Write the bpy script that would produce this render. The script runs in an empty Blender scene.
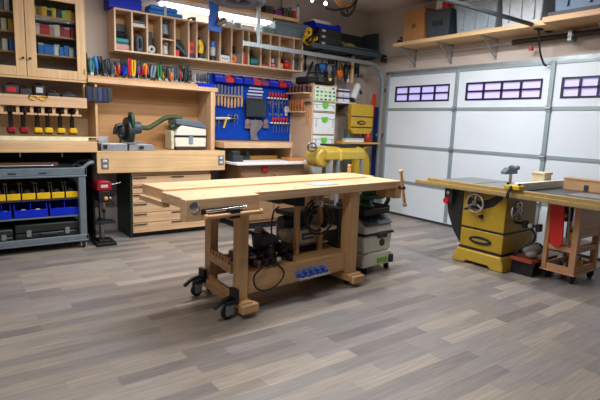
import bpy, bmesh, math, random
from mathutils import Vector, Matrix
random.seed(7)
PI = math.pi
SC = bpy.context.scene
COL = SC.collection

# ------------------------------------------------------------------ survey
# room frame: X along the back wall, Y towards it, Z up; camera stands at X=Y=0
H = 1.33
F = 477.0
def _norm(v): return v / v.length
def _ray(px, py): return Vector((px - 300.0, 200.0 - py, F))
_y = _norm(_ray(-51, 112))
_x = _ray(960, 149); _x = _norm(_x - _y * _x.dot(_y))
_z = _x.cross(_y)
if _z.y < 0: _z = -_z
R3 = Matrix((_x, _y, _z))
def A(px, py, Y):
    d = R3 @ _ray(px, py); d = d * (Y / d.y); return Vector((d.x, Y, d.z + H))
def AX(px, py, X):
    d = R3 @ _ray(px, py); d = d * (X / d.x); return Vector((X, d.y, d.z + H))
def wx(px, py, Y): return A(px, py, Y).x

# ------------------------------------------------------------------ materials
def lin(c):
    def f(v):
        v /= 255.0
        return v / 12.92 if v <= .04045 else ((v + .055) / 1.055) ** 2.4
    return (f(c[0]), f(c[1]), f(c[2]), 1.0)
MATS = {}
def _new(name):
    m = bpy.data.materials.new(name); m.use_nodes = True
    nt = m.node_tree; b = nt.nodes['Principled BSDF']
    return m, nt, b
def plain(name, c, rough=.5, metal=0., var=.10, scale=18., spec=None):
    if name in MATS: return MATS[name]
    m, nt, b = _new(name)
    tc = nt.nodes.new('ShaderNodeTexCoord'); n = nt.nodes.new('ShaderNodeTexNoise')
    n.inputs['Scale'].default_value = scale; n.inputs['Detail'].default_value = 3
    r = nt.nodes.new('ShaderNodeValToRGB')
    l = lin(c)
    r.color_ramp.elements[0].position = .3; r.color_ramp.elements[1].position = .7
    r.color_ramp.elements[0].color = tuple(v * (1 - var) for v in l[:3]) + (1,)
    r.color_ramp.elements[1].color = tuple(min(1, v * (1 + var)) for v in l[:3]) + (1,)
    nt.links.new(tc.outputs['Object'], n.inputs['Vector'])
    nt.links.new(n.outputs['Fac'], r.inputs['Fac'])
    nt.links.new(r.outputs['Color'], b.inputs['Base Color'])
    b.inputs['Roughness'].default_value = rough; b.inputs['Metallic'].default_value = metal
    if spec is not None: b.inputs['Specular IOR Level'].default_value = spec
    MATS[name] = m; return m
def wood(name, c, axis='x', rough=.45, var=.22, fine=40.):
    key = name + axis
    if key in MATS: return MATS[key]
    m, nt, b = _new(key)
    tc = nt.nodes.new('ShaderNodeTexCoord'); mp = nt.nodes.new('ShaderNodeMapping')
    s = {'x': (1.2, fine, fine), 'y': (fine, 1.2, fine), 'z': (fine, fine, 1.2)}[axis]
    mp.inputs['Scale'].default_value = s
    n = nt.nodes.new('ShaderNodeTexNoise'); n.inputs['Scale'].default_value = 1.; n.inputs['Detail'].default_value = 4
    n2 = nt.nodes.new('ShaderNodeTexNoise'); n2.inputs['Scale'].default_value = 3.; n2.inputs['Detail'].default_value = 2
    mx = nt.nodes.new('ShaderNodeMix'); mx.data_type = 'FLOAT'; mx.inputs[0].default_value = .35
    r = nt.nodes.new('ShaderNodeValToRGB'); l = lin(c)
    r.color_ramp.elements[0].position = .3; r.color_ramp.elements[1].position = .7
    r.color_ramp.elements[0].color = (l[0] * (1 - var), l[1] * (1 - var * 1.2), l[2] * (1 - var * 1.4), 1)
    r.color_ramp.elements[1].color = (min(1, l[0] * (1 + var)), min(1, l[1] * (1 + var)), min(1, l[2] * (1 + var)), 1)
    L = nt.links.new
    L(tc.outputs['Object'], mp.inputs['Vector']); L(mp.outputs['Vector'], n.inputs['Vector']); L(tc.outputs['Object'], n2.inputs['Vector'])
    L(n.outputs['Fac'], mx.inputs[2]); L(n2.outputs['Fac'], mx.inputs[3]); L(mx.outputs[0], r.inputs['Fac'])
    L(r.outputs['Color'], b.inputs['Base Color']); b.inputs['Roughness'].default_value = rough
    MATS[key] = m; return m
def emit(name, c, s):
    m, nt, b = _new(name)
    b.inputs['Base Color'].default_value = lin(c); b.inputs['Emission Color'].default_value = lin(c); b.inputs['Emission Strength'].default_value = s
    return m
def glass(name, c=(255, 255, 255), rough=.02):
    m, nt, b = _new(name)
    t = nt.nodes.new('ShaderNodeBsdfTransparent'); t.inputs['Color'].default_value = lin(c)
    g = nt.nodes.new('ShaderNodeBsdfGlossy'); g.inputs['Roughness'].default_value = rough
    fr = nt.nodes.new('ShaderNodeFresnel'); fr.inputs['IOR'].default_value = 1.12
    mx = nt.nodes.new('ShaderNodeMixShader'); o = nt.nodes['Material Output']
    nt.links.new(fr.outputs[0], mx.inputs[0]); nt.links.new(t.outputs[0], mx.inputs[1]); nt.links.new(g.outputs[0], mx.inputs[2])
    nt.links.new(mx.outputs[0], o.inputs['Surface']); return m
def floor_material():
    m, nt, b = _new('plank_floor'); L = nt.links.new
    tc = nt.nodes.new('ShaderNodeTexCoord')
    br = nt.nodes.new('ShaderNodeTexBrick')
    br.offset = .37; br.offset_frequency = 2; br.squash = 1.0
    for k, v in (('Scale', 1.), ('Mortar Size', .0012), ('Mortar Smooth', .2), ('Bias', 0.), ('Brick Width', .62), ('Row Height', .10)):
        br.inputs[k].default_value = v
    br.inputs['Color1'].default_value = (0, 0, 0, 1); br.inputs['Color2'].default_value = (1, 1, 1, 1); br.inputs['Mortar'].default_value = (.25, .25, .25, 1)
    ramp = nt.nodes.new('ShaderNodeValToRGB'); cr = ramp.color_ramp
    cr.elements[0].position = 0; cr.elements[0].color = lin((122, 116, 114))
    cr.elements[1].position = 1; cr.elements[1].color = lin((166, 158, 148))
    for p, c in ((.3, (134, 130, 128)), (.55, (144, 139, 134)), (.8, (154, 146, 137))):
        e = cr.elements.new(p); e.color = lin(c)
    mp = nt.nodes.new('ShaderNodeMapping'); mp.inputs['Scale'].default_value = (2.2, 38, 1)
    n = nt.nodes.new('ShaderNodeTexNoise'); n.inputs['Scale'].default_value = 1.6; n.inputs['Detail'].default_value = 6; n.inputs['Roughness'].default_value = .62
    ng = nt.nodes.new('ShaderNodeTexNoise'); ng.inputs['Scale'].default_value = 1.1; ng.inputs['Detail'].default_value = 2
    gr = nt.nodes.new('ShaderNodeValToRGB'); gr.color_ramp.elements[0].position = .3; gr.color_ramp.elements[1].position = .72
    gr.color_ramp.elements[0].color = (.62, .60, .60, 1); gr.color_ramp.elements[1].color = (1.14, 1.12, 1.08, 1)
    mx = nt.nodes.new('ShaderNodeMix'); mx.data_type = 'RGBA'; mx.blend_type = 'MULTIPLY'; mx.inputs[0].default_value = .8
    sat = nt.nodes.new('ShaderNodeMix'); sat.data_type = 'RGBA'; sat.blend_type = 'MULTIPLY'; sat.inputs[0].default_value = .5
    tint = nt.nodes.new('ShaderNodeValToRGB'); tint.color_ramp.elements[0].position = .35; tint.color_ramp.elements[1].position = .65
    tint.color_ramp.elements[0].color = (.86, .9, 1.0, 1); tint.color_ramp.elements[1].color = (1.08, 1.0, .9, 1)
    L(tc.outputs['Object'], br.inputs['Vector']); L(tc.outputs['Object'], mp.inputs['Vector']); L(mp.outputs['Vector'], n.inputs['Vector'])
    L(tc.outputs['Object'], ng.inputs['Vector'])
    L(br.outputs['Color'], ramp.inputs['Fac']); L(n.outputs['Fac'], gr.inputs['Fac']); L(ng.outputs['Fac'], tint.inputs['Fac'])
    L(ramp.outputs['Color'], mx.inputs[6]); L(gr.outputs['Color'], mx.inputs[7])
    L(mx.outputs[2], sat.inputs[6]); L(tint.outputs['Color'], sat.inputs[7])
    L(sat.outputs[2], b.inputs['Base Color'])
    b.inputs['Roughness'].default_value = .42
    bp = nt.nodes.new('ShaderNodeBump'); bp.inputs['Strength'].default_value = .15; bp.inputs['Distance'].default_value = .003
    L(n.outputs['Fac'], bp.inputs['Height']); L(bp.outputs['Normal'], b.inputs['Normal'])
    return m

# ------------------------------------------------------------------ mesh builder
class MB:
    def __init__(s): s.bm = bmesh.new()
    def box(s, x0, x1, y0, y1, z0, z1, rot=None, piv=None):
        vs = [Vector((x, y, z)) for x in (x0, x1) for y in (y0, y1) for z in (z0, z1)]
        if rot is not None:
            p = Vector(piv) if piv is not None else Vector(((x0 + x1) / 2, (y0 + y1) / 2, (z0 + z1) / 2))
            vs = [rot @ (v - p) + p for v in vs]
        b = [s.bm.verts.new(v) for v in vs]
        for f in ((0, 1, 3, 2), (4, 6, 7, 5), (0, 4, 5, 1), (2, 3, 7, 6), (0, 2, 6, 4), (1, 5, 7, 3)):
            s.bm.faces.new([b[i] for i in f])
        return s
    def ring_solid(s, rings, close=True):
        R = [[s.bm.verts.new(p) for p in r] for r in rings]
        n = len(R[0])
        for a, b in zip(R, R[1:]):
            for i in range(n): s.bm.faces.new((a[i], a[(i + 1) % n], b[(i + 1) % n], b[i]))
        if close:
            s.bm.faces.new(R[0][::-1]); s.bm.faces.new(R[-1])
        return s
    def frame(s, d):
        d = d.normalized(); a = Vector((0, 0, 1)) if abs(d.z) < .9 else Vector((1, 0, 0))
        u = d.cross(a).normalized(); return u, d.cross(u)
    def cyl(s, p, q, r, r2=None, n=14):
        p = Vector(p); q = Vector(q); u, v = s.frame(q - p); r2 = r if r2 is None else r2
        return s.ring_solid([[c + (u * math.cos(2 * PI * i / n) + v * math.sin(2 * PI * i / n)) * rr for i in range(n)] for c, rr in ((p, r), (q, r2))])
    def lathe(s, p, d, prof, n=18):
        p = Vector(p); d = Vector(d).normalized(); u, v = s.frame(d)
        return s.ring_solid([[p + d * h + (u * math.cos(2 * PI * i / n) + v * math.sin(2 * PI * i / n)) * max(r, .0005) for i in range(n)] for h, r in prof])
    def tube(s, pts, r, n=8, closed=False, smooth=3):
        P = [Vector(p) for p in pts]
        if smooth > 1 and len(P) > 2:
            Q = []; N = len(P); rng = N if closed else N - 1
            for i in range(rng):
                p0 = P[(i - 1) % N] if closed or i > 0 else P[i]
                p1 = P[i]; p2 = P[(i + 1) % N]; p3 = P[(i + 2) % N] if closed or i + 2 < N else p2
                for k in range(smooth):
                    t = k / smooth
                    Q.append(.5 * ((2 * p1) + (p2 - p0) * t + (2 * p0 - 5 * p1 + 4 * p2 - p3) * t * t + (3 * p1 - p0 - 3 * p2 + p3) * t ** 3))
            if not closed: Q.append(P[-1])
            P = Q
        rings = []; N = len(P); up = None
        for i in range(N):
            a = P[i - 1] if (i > 0 or closed) else P[i]; b = P[(i + 1) % N] if (i < N - 1 or closed) else P[i]
            d = (b - a).normalized()
            if up is None: u, v = s.frame(d)
            else:
                u = (up - d * up.dot(d)).normalized(); v = d.cross(u)
            up = u
            rings.append([P[i] + (u * math.cos(2 * PI * k / n) + v * math.sin(2 * PI * k / n)) * r for k in range(n)])
        if closed:
            rings.append(rings[0]); return s.ring_solid(rings, close=False)
        return s.ring_solid(rings)
    def prism(s, poly, axis, a, b):
        def P(u, v, w): return {'x': (w, u, v), 'y': (u, w, v), 'z': (u, v, w)}[axis]
        return s.ring_solid([[Vector(P(u, v, w)) for u, v in poly] for w in (a, b)])
    def ball(s, c, r, sx=1, sy=1, sz=1, n=12):
        m = bmesh.ops.create_uvsphere(s.bm, u_segments=n, v_segments=max(6, n // 2 + 2), radius=r)
        for v in m['verts']: v.co = Vector(c) + Vector((v.co.x * sx, v.co.y * sy, v.co.z * sz))
        return s
    def torus(s, c, axis, R, r, n=24, m=8):
        c = Vector(c); u, v = s.frame(Vector(axis))
        return s.tube([c + (u * math.cos(2 * PI * i / n) + v * math.sin(2 * PI * i / n)) * R for i in range(n)], r, n=m, closed=True, smooth=1)
    def xf(s, M):
        for v in s.bm.verts: v.co = M @ v.co
        return s
    def bbox(s):
        xs = [v.co for v in s.bm.verts]
        return Vector(tuple(min(v[i] for v in xs) for i in range(3))), Vector(tuple(max(v[i] for v in xs) for i in range(3)))
OFF = {}
def _mesh(name, mb, mat, off, bevel):
    bm = mb.bm
    if off.length > 0:
        for v in bm.verts: v.co -= off
    bmesh.ops.recalc_face_normals(bm, faces=bm.faces[:])
    me = bpy.data.meshes.new(name); bm.to_mesh(me); bm.free()
    me.materials.append(mat)
    me.polygons.foreach_set('use_smooth', [True] * len(me.polygons)); me.set_sharp_from_angle(angle=math.radians(38))
    o = bpy.data.objects.new(name, me); COL.objects.link(o)
    if bevel:
        b = o.modifiers.new('bevel', 'BEVEL'); b.width = bevel; b.segments = 2; b.limit_method = 'ANGLE'; b.harden_normals = False
    return o
def tag(o, label, cat, group=None):
    o['label'] = label; o['category'] = cat
    if group: o['group'] = group
    return o
def thing(name, label, cat, loc, rz=0., group=None, local=False):
    o = bpy.data.objects.new(name, None); COL.objects.link(o); o.empty_display_size = .05
    o.location = loc; o.rotation_euler = (0, 0, rz)
    OFF[o.name] = Vector((0, 0, 0)) if local else Vector(loc)
    return tag(o, label, cat, group)
def part(name, mb, mat, parent, bevel=0, label=None, kind=None):
    off = OFF[parent.name]
    o = _mesh(name, mb, mat, off, bevel); o.parent = parent; OFF[o.name] = off
    if label: o['label'] = label
    if kind: o['kind'] = kind
    return o
def solo(name, mb, mat, label, cat, group=None, bevel=0):
    a, b = mb.bbox(); base = Vector(((a.x + b.x) / 2, (a.y + b.y) / 2, a.z))
    o = _mesh(name, mb, mat, base, bevel); o.location = base; OFF[o.name] = base
    return tag(o, label, cat, group)
def struct(name, mb, mat, parent=None, bevel=0):
    if parent is not None: return part(name, mb, mat, parent, bevel)
    o = _mesh(name, mb, mat, Vector((0, 0, 0)), bevel); o['kind'] = 'structure'; OFF[o.name] = Vector((0, 0, 0)); return o
def dup(root, loc, rot=None, label=None, group=None):
    r = root.copy(); COL.objects.link(r); r.location = loc
    if rot is not None: r.rotation_euler = rot
    if label: r['label'] = label
    if group: r['group'] = group
    for ch in list(root.children):
        c = ch.copy(); COL.objects.link(c); c.parent = r
        for g in list(ch.children):
            d = g.copy(); COL.objects.link(d); d.parent = c
    return r
def B(*a): return MB().box(*a)
def Rx(a): return Matrix.Rotation(a, 3, 'X')
def Ry(a): return Matrix.Rotation(a, 3, 'Y')
def Rz(a): return Matrix.Rotation(a, 3, 'Z')
ORD = ['first', 'second', 'third', 'fourth', 'fifth', 'sixth', 'seventh', 'eighth', 'ninth', 'tenth', 'eleventh', 'twelfth']

# palette
maple = lambda ax='x': wood('maple', (210, 176, 138), ax)
beech = lambda ax='x': wood('beech', (196, 156, 108), ax)
ply = lambda ax='x': wood('plywood', (206, 166, 118), ax, var=.16)
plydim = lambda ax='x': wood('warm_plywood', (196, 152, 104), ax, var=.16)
pine = lambda ax='x': wood('pine_board', (216, 182, 136), ax)
rose = lambda ax='z': wood('pinkish_ply', (212, 182, 148), ax, var=.1)
black = plain('black_plastic', (26, 26, 28), .45)
iron = plain('black_iron', (34, 34, 36), .5, .4)
rubber = plain('rubber', (22, 22, 23), .8)
chrome = plain('chrome', (205, 208, 212), .18, 1., .04)
steel = plain('steel', (150, 154, 158), .35, 1., .08)
galv = plain('galvanized', (160, 170, 174), .42, .75, .12, 30)
grey = plain('grey_plastic', (120, 126, 132), .5)
lgrey = plain('light_grey_plastic', (188, 192, 194), .5)
bluegrey = plain('blue_grey_plastic', (128, 146, 162), .45)
slate = plain('slate_plastic', (62, 74, 86), .5)
charcoal = plain('charcoal', (46, 50, 54), .55)
white = plain('white_paint', (232, 233, 232), .45, 0, .03)
cream = plain('cream_plastic', (222, 214, 192), .5, 0, .05)
yellow = plain('machine_yellow', (196, 160, 36), .38, 0, .06)
tooly = plain('tool_yellow', (232, 188, 24), .45, 0, .06)
blue = plain('bin_blue', (10, 40, 190), .5, 0, .08, spec=.2)
skyblue = plain('sky_blue', (40, 120, 205), .4)
navy = plain('navy', (26, 36, 82), .5)
pegblue = plain('board_blue', (8, 66, 176), .7, 0, .08, spec=.15)
red = plain('red', (196, 26, 32), .42, 0, .08)
crimson = plain('crimson', (150, 18, 38), .4, 0, .08)
orange = plain('orange', (232, 112, 24), .45)
teal = plain('teal', (36, 128, 138), .5)
green = plain('green', (24, 118, 66), .45)
lime = plain('lime_green', (120, 200, 40), .4)
dgreen = plain('dark_green', (28, 52, 42), .5)
purple = plain('purple', (120, 40, 120), .45)
pink = plain('dusty_pink', (190, 150, 150), .7)
brass = plain('brass', (200, 160, 80), .3, .8)
fabric = plain('dark_fabric', (30, 31, 34), .95)
rag = plain('grey_rag', (120, 116, 122), .95)
card = plain('cardboard', (176, 128, 78), .85, 0, .06)

exec_order = []
# ================================================================== ROOM
YB, XR, XL, YF, ZC = 5.87, 5.56, -1.5, -0.9, 3.10
wallmat = plain('wall_paint', (194, 181, 172), .8, 0, .03, 3)
struct('floor', B(XL - .1, XR + .1, YF - .1, YB + .1, -.08, 0), floor_material())
struct('ceiling', B(XL - .1, XR + .1, YF - .1, YB + .1, ZC, ZC + .08), plain('ceiling_paint', (206, 190, 180), .85, 0, .03, 3))
struct('wall_back', B(XL - .1, XR + .1, YB, YB + .1, 0, ZC), wallmat)
struct('wall_left', B(XL - .1, XL, YF, YB, 0, ZC), wallmat)
DL, DR, DT = 5.37, .29, 2.135                       # garage door: left jamb, right jamb, head
w = MB(); w.box(XR, XR + .1, DL - .03, YB, 0, ZC); w.box(XR, XR + .1, DR + .03, DL - .03, DT - .03, ZC); w.box(XR, XR + .1, YF, DR + .03, 0, ZC)
struct('wall_right', w, wallmat)
struct('trim_1', B(XR - .012, XR, DR - .05, DL + .06, DT + .005, DT + .05), galv)

# ---- sectional garage door
doormat = plain('door_white', (222, 232, 242), .42, 0, .02, 4)
stilem = plain('stile_grey', (150, 166, 172), .45, .3, .05)
door = struct('door_1', B(XR - .012, XR + .02, DR, DL, 0.0, .035), plain('door_seal', (70, 74, 78), .7))
door['label'] = 'white sectional garage door with three strips of small window panes'
seams = [.035, .531, 1.066, 1.617, DT]
cols = [DL, 4.081, 2.815, 1.549, DR]
wins = []
for a, b in (((396, 83), (449, 98)), ((467, 77), (541.5, 95)), ((563, 72), (640, 93))):
    p = AX(a[0], a[1], XR - .03); q = AX(b[0], b[1], XR - .03); wins.append((p.y, q.y))
wz0, wz1 = 1.725, 1.955
for i in range(4):
    z0, z1 = seams[i], seams[i + 1]
    m = MB()
    if i < 3: m.box(XR - .03, XR, DR, DL, z0 + .004, z1 - .004)
    else:
        m.box(XR - .03, XR, DR, DL, z0 + .004, wz0); m.box(XR - .03, XR, DR, DL, wz1, z1 - .004)
        edges = [DL] + [v for ab in wins for v in ab] + [DR]
        for k in range(0, len(edges), 2):
            if edges[k] > edges[k + 1]: m.box(XR - .03, XR, edges[k + 1], edges[k], wz0, wz1)
    struct('door_panel', m, doormat, door)
    if i < 3: struct('seam_strip', B(XR - .042, XR - .029, DR, DL, z1 - .019, z1 + .019), stilem, door)
    for c in cols:
        y = min(max(c, DR + .035), DL - .035)
        if i < 3: struct('stile', B(XR - .052, XR - .029, y - .025, y + .025, z0 + .03, z1 - .03), stilem, door, .004)
        else: struct('stile', B(XR - .052, XR - .029, y - .025, y + .025, z0 + .03, z1), stilem, door, .004)
    if i:
        for c in cols[1:4]:
            h = MB().box(XR - .062, XR - .05, c - .03, c + .03, z0 - .035, z0 + .035); h.cyl((XR - .066, c - .03, z0), (XR - .066, c + .03, z0), .012)
            struct('hinge', h, galv, door)
struct('top_rail', B(XR - .042, XR - .029, DR, DL, DT - .03, DT), stilem, door)
darkframe = plain('window_frame_navy', (16, 18, 52), .4)
panem = emit('pane_daylight', (190, 182, 240), 0.62)
for ya, yb in wins:
    fr = MB(); f = .023
    fr.box(XR - .036, XR - .002, yb, ya, wz0, wz0 + f); fr.box(XR - .036, XR - .002, yb, ya, wz1 - f, wz1)
    for k in range(5):
        y = yb + (ya - yb - f) * k / 4; fr.box(XR - .036, XR - .002, y, y + f, wz0 + f, wz1 - f)
    fr.box(XR - .036, XR - .002, yb + f, ya - f, (wz0 + wz1) / 2 - f / 2, (wz0 + wz1) / 2 + f / 2)
    wf = struct('window_frame', fr, darkframe, door)
    struct('window_panes', B(XR - .014, XR - .01, yb + .005, ya - .005, wz0 + .005, wz1 - .005), panem, wf)

# ---- door track along the near side of the back bay, opener rail, torsion shaft
TY, TX = 5.385, XR - .12
t = thing('door_track', 'galvanized garage door track curving from the corner to overhead', 'door track', (TX, TY, 0))
m = MB(); R = .30
path = [(TX, 0.005), (TX, 1.98)] + [(TX - R * (1 - math.cos(a)), 1.98 + R * math.sin(a)) for a in [PI / 2 * k / 8 for k in range(1, 9)]] + [(2.99, 2.30)]
def sweep(mb, path, w, d, y):
    rings = []
    for i, (x, z) in enumerate(path):
        a = Vector(path[max(0, i - 1)]); b = Vector(path[min(len(path) - 1, i + 1)]); n = (b - a).normalized(); n = Vector((-n.y, n.x))
        rings.append([Vector((x + n.x * s * w, yy, z + n.y * s * w)) for s, yy in ((1, y - d), (1, y + d), (-1, y + d), (-1, y - d))])
    mb.ring_solid(rings)
sweep(m, path, .026, .014, TY)
part('rail', m, galv, t)
for z in (.3, 1.2, 1.9): part('wall_bracket', B(TX - .03, XR - .001, TY + .014, TY + .045, z, z + .04), galv, t)
hx = wx(259, 20, TY)
part('hanger', MB().box(hx - .022, hx + .022, TY - .004, TY + .004, 2.27, ZC).box(hx - .022, hx - .016, TY + .004, TY + .03, 2.27, ZC), galv, t)
part('end_stop', B(2.975, 2.99, TY - .02, TY + .02, 2.26, 2.34), galv, t)

OY = AX(541, 30, 5.35).y
t = thing('door_opener_rail', 'dark steel opener rail with bent arm reaching down to door', 'door opener', (5.4, OY, 2.49))
part('rail', B(2.2, 5.48, OY - .02, OY + .02, 2.475, 2.505), charcoal, t)
pt = AX(549, 67, XR - .06)
m = MB().tube([(5.30, OY, 2.47), (5.315, OY - .01, 2.35), (5.36, OY - .02, 2.2), (5.44, OY - .03, 2.10), (XR - .066, OY - .03, 2.095)], .011)
part('bent_arm', m, iron, t)
part('header_bracket', B(5.48, XR, OY - .03, OY + .03, 2.46, 2.53), iron, t)
part('trolley', B(5.25, 5.35, OY - .03, OY + .03, 2.455, 2.475), iron, t)
SX = XR - .10
t = thing('torsion_shaft', 'thin torsion rod with wound black spring above the garage door', 'torsion spring', (SX, 3, 2.37))
part('shaft', MB().cyl((SX, DL + .10, 2.385), (SX, .6, 2.385), .010), galv, t)
m = MB().cyl((SX, 3.30, 2.385), (SX, 2.68, 2.385), .030); 
part('spring', m, plain('rusty_spring', (58, 48, 42), .6, .5), t)
part('spring', MB().cyl((SX, 2.60, 2.385), (SX, 1.6, 2.385), .032), plain('rusty_spring', (58, 48, 42), .6, .5), t)
part('center_bracket', MB().box(SX - .02, XR - .002, 2.62, 2.66, 2.33, 2.44), galv, t)
part('cable_drum', MB().cyl((SX, DL + .06, 2.385), (SX, DL + .02, 2.385), .06, .05, 18), iron, t)
part('end_bracket', B(SX - .03, XR - .002, DL + .065, DL + .075, 2.33, 2.44), iron, t)
rp = AX(532, 42, SX)
solo('red_tag', MB().cyl((SX, rp.y, 2.350), (SX, rp.y, 2.31), .003).cyl((SX, rp.y, 2.31), (SX, rp.y, 2.27), .02, .03), red, 'small red pull handle hanging from the rod below the shelf', 'handle')

# ---- shelf above door and what stands on it
SHZ = 2.518
t = thing('wall_shelf', 'pine plank shelf on steel brackets above the garage door', 'shelf', (5.35, 3.9, 2.46))
part('plank', B(5.15, XR, 2.74, 4.935, 2.468, SHZ), pine('y'), t, .003)
for px in (415, 451, 495):
    y = AX(px, 55, XR - .02).y
    m = MB().box(XR - .012, XR, y - .014, y + .014, 2.22, 2.468).box(5.22, XR, y - .014, y + .014, 2.458, 2.468)
    m.tube([(XR - .012, y, 2.25), (XR - .10, y, 2.30), (5.28, y, 2.455)], .009)
    part('bracket', m, galv, t)
t = thing('wall_shelf', 'deeper thick plank shelf right of the long pine shelf, under blue totes', 'shelf', (5.3, 1.8, 2.46))
part('plank', B(5.02, XR, .9, 2.735, 2.462, SHZ), wood('dark_pine', (188, 146, 100), 'y'), t, .003)
for y in (2.3, 1.5): part('bracket', MB().box(XR - .012, XR, y - .014, y + .014, 2.22, 2.462).tube([(XR - .012, y, 2.25), (5.3, y, 2.455)], .009), galv, t)

def tote(name, y0, y1, x0, x1, z0, h, mat, lidm, label, cat, ribs=4, lid=True):
    t = thing(name, label, cat, ((x0 + x1) / 2, (y0 + y1) / 2, z0))
    k = .025; m = MB(); hb = h * .86 if lid else h
    m.ring_solid([[Vector((x0 + k, y0 + k, z0)), Vector((x1 - k, y0 + k, z0)), Vector((x1 - k, y1 - k, z0)), Vector((x0 + k, y1 - k, z0))],
                  [Vector((x0, y0, z0 + hb)), Vector((x1, y0, z0 + hb)), Vector((x1, y1, z0 + hb)), Vector((x0, y1, z0 + hb))]])
    part('tub', m, mat, t, .012)
    for i in range(ribs):
        y = y0 + (y1 - y0) * (i + .7) / (ribs + .4)
        part('rib', B(x0 - .004, x0 + .022, y - .010, y + .010, z0 + hb * .12, z0 + hb * .86), mat, t, .004)
    part('rim', MB().box(x0 - .014, x1 + .014, y0 - .014, y1 + .014, z0 + hb - .03, z0 + hb - .005), lidm if lid else mat, t, .006)
    if lid: part('lid', MB().box(x0 - .016, x1 + .016, y0 - .016, y1 + .016, z0 + hb, z0 + h - .02).box(x0 + .03, x1 - .03, y0 + .03, y1 - .03, z0 + h - .02, z0 + h), lidm, t, .008)
    return t
solo('hand_plane', MB().box(5.2, 5.26, 4.84, 4.92, SHZ, SHZ + .03).tube([(5.23, 4.86, SHZ + .03), (5.23, 4.85, SHZ + .07), (5.23, 4.88, SHZ + .08)], .012).ball((5.23, 4.9, SHZ + .045), .016), iron, 'black and silver tool at the left end of the shelf above door', 'tool')
yb0, yb1 = AX(425, 30, 5.22).y, AX(404.5, 30, 5.22).y
t = thing('cardboard_box', 'tall plain brown box on the shelf above the garage door', 'box', (5.35, (yb0 + yb1) / 2, SHZ))
part('carton', B(5.2, 5.5, yb0 + .01, yb1, SHZ, SHZ + .41), card, t, .004)
part('flap', B(5.2, 5.5, yb0 + .01, yb1, SHZ + .412, SHZ + .418), card, t)
part('printed_mark', MB().cyl((5.1995, (yb0 + yb1) / 2, SHZ + .20), (5.197, (yb0 + yb1) / 2, SHZ + .20), .035), plain('brown_print', (120, 80, 48), .8), t)
y0 = AX(451, 25, 5.22).y + .01
t = thing('storage_bin', 'dark slate open bin beside brown box on the shelf above door', 'bin', (5.35, y0 + .2, SHZ))
bw = yb0 - .012
m = MB(); k = .03; hh = .34
o = [(5.2, y0), (5.5, y0), (5.5, bw), (5.2, bw)]
def sh(d, z): return [Vector((5.2 + d, y0 + d, z)), Vector((5.5 - d, y0 + d, z)), Vector((5.5 - d, bw - d, z)), Vector((5.2 + d, bw - d, z))]
m.ring_solid([sh(.03, SHZ), sh(0, SHZ + hh), sh(.012, SHZ + hh), sh(.04, SHZ + .012)])
part('tub', m, slate, t); part('rim', MB().ring_solid([sh(-.012, SHZ + hh - .02), sh(-.012, SHZ + hh), sh(.0, SHZ + hh), sh(.0, SHZ + hh - .02), sh(-.012, SHZ + hh - .02)], False), slate, t)
part('handle_recess', B(5.194, 5.21, y0 + .12, bw - .12, SHZ + .16, SHZ + .21), charcoal, t)
t = thing('product_bag', 'red plastic bag sticking up out of the slate bin above door', 'bag', (5.33, y0 + .2, SHZ + .013))
m = MB().lathe((5.33, y0 + .2, SHZ + .02), (0, 0, 1), [(0, .06), (.05, .095), (.34, .10), (.46, .08), (.53, .07)], 14)
part('bag', m, plain('bag_red', (222, 54, 36), .35), t); part('seal', B(5.32, 5.34, y0 + .13, y0 + .27, SHZ + .549, SHZ + .57), plain('bag_red', (222, 54, 36), .35), t)
part('label_patch', B(5.226, 5.24, y0 + .16, y0 + .25, SHZ + .36, SHZ + .46), lgrey, t)
ya, yb = AX(497, 20, 5.2).y, AX(454, 20, 5.2).y
tote('storage_tote', ya + .014, yb - .014, 5.2, 5.5, SHZ, .40, plain('tote_grey', (150, 164, 174), .45), plain('tote_lid', (178, 190, 198), .4), 'light grey lidded tote beside the slate bin above garage door', 'storage tote', 3)
y2 = AX(544, 15, 5.2).y
tote('storage_tote', max(y2 + .02, 2.78), ya - .03, 5.2, 5.5, SHZ, .46, plain('tote_pale', (188, 198, 206), .4), plain('tote_pale_lid', (204, 210, 214), .4), 'pale almost white tote right of the grey tote above door', 'storage tote', 3)
tote('storage_tote', 1.95, 2.68, 5.08, 5.5, SHZ + .045, .42, plain('tote_blue', (92, 120, 152), .45), plain('tote_blue_lid', (66, 84, 108), .4), 'blue grey tote on the deeper shelf at the right edge of view', 'storage tote', 3)
solo('black_tray', B(5.06, 5.52, 1.92, 2.70, SHZ, SHZ + .044), charcoal, 'flat black board under the blue tote on the deeper shelf', 'tray')
# ================================================================== LEFT BAY: GLASS CABINETS, DRILL RACK, COUNTER, CART
CX1 = 1.195                                            # right end of the wall cabinets
CYF = 5.50
t = thing('wall_cabinet', 'light wood wall cabinet with two glazed doors full of small tool boxes', 'cabinet', (.45, 5.7, 1.69))
CZ0, CZ1, CXL = 1.705, 2.55, -.30
m = MB(); m.box(CXL, CXL + .018, CYF + .02, YB, CZ0, CZ1); m.box(CX1 - .018, CX1, CYF + .02, YB, CZ0, CZ1)
m.box(CXL, CX1, CYF + .02, YB, CZ0, CZ0 + .018); m.box(CXL, CX1, CYF + .02, YB, CZ1 - .018, CZ1); 
part('case', m, maple(), t)
part('back_panel', B(CXL, CX1, YB - .008, YB - .001, CZ0, CZ1), plain('cabinet_back', (206, 198, 188), .7), t)
part('base_rail', B(CXL, CX1, CYF - .004, CYF + .06, CZ0 - .022, CZ0 - .001), pine(), t, .003)
shelfz = [0, A(55, 55.5, 5.60).z, A(55, 36.5, 5.60).z, A(55, 18, 5.60).z]
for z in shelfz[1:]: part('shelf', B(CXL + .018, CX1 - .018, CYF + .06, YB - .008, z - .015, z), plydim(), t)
xm = wx(26.5, 60, CYF)
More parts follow.
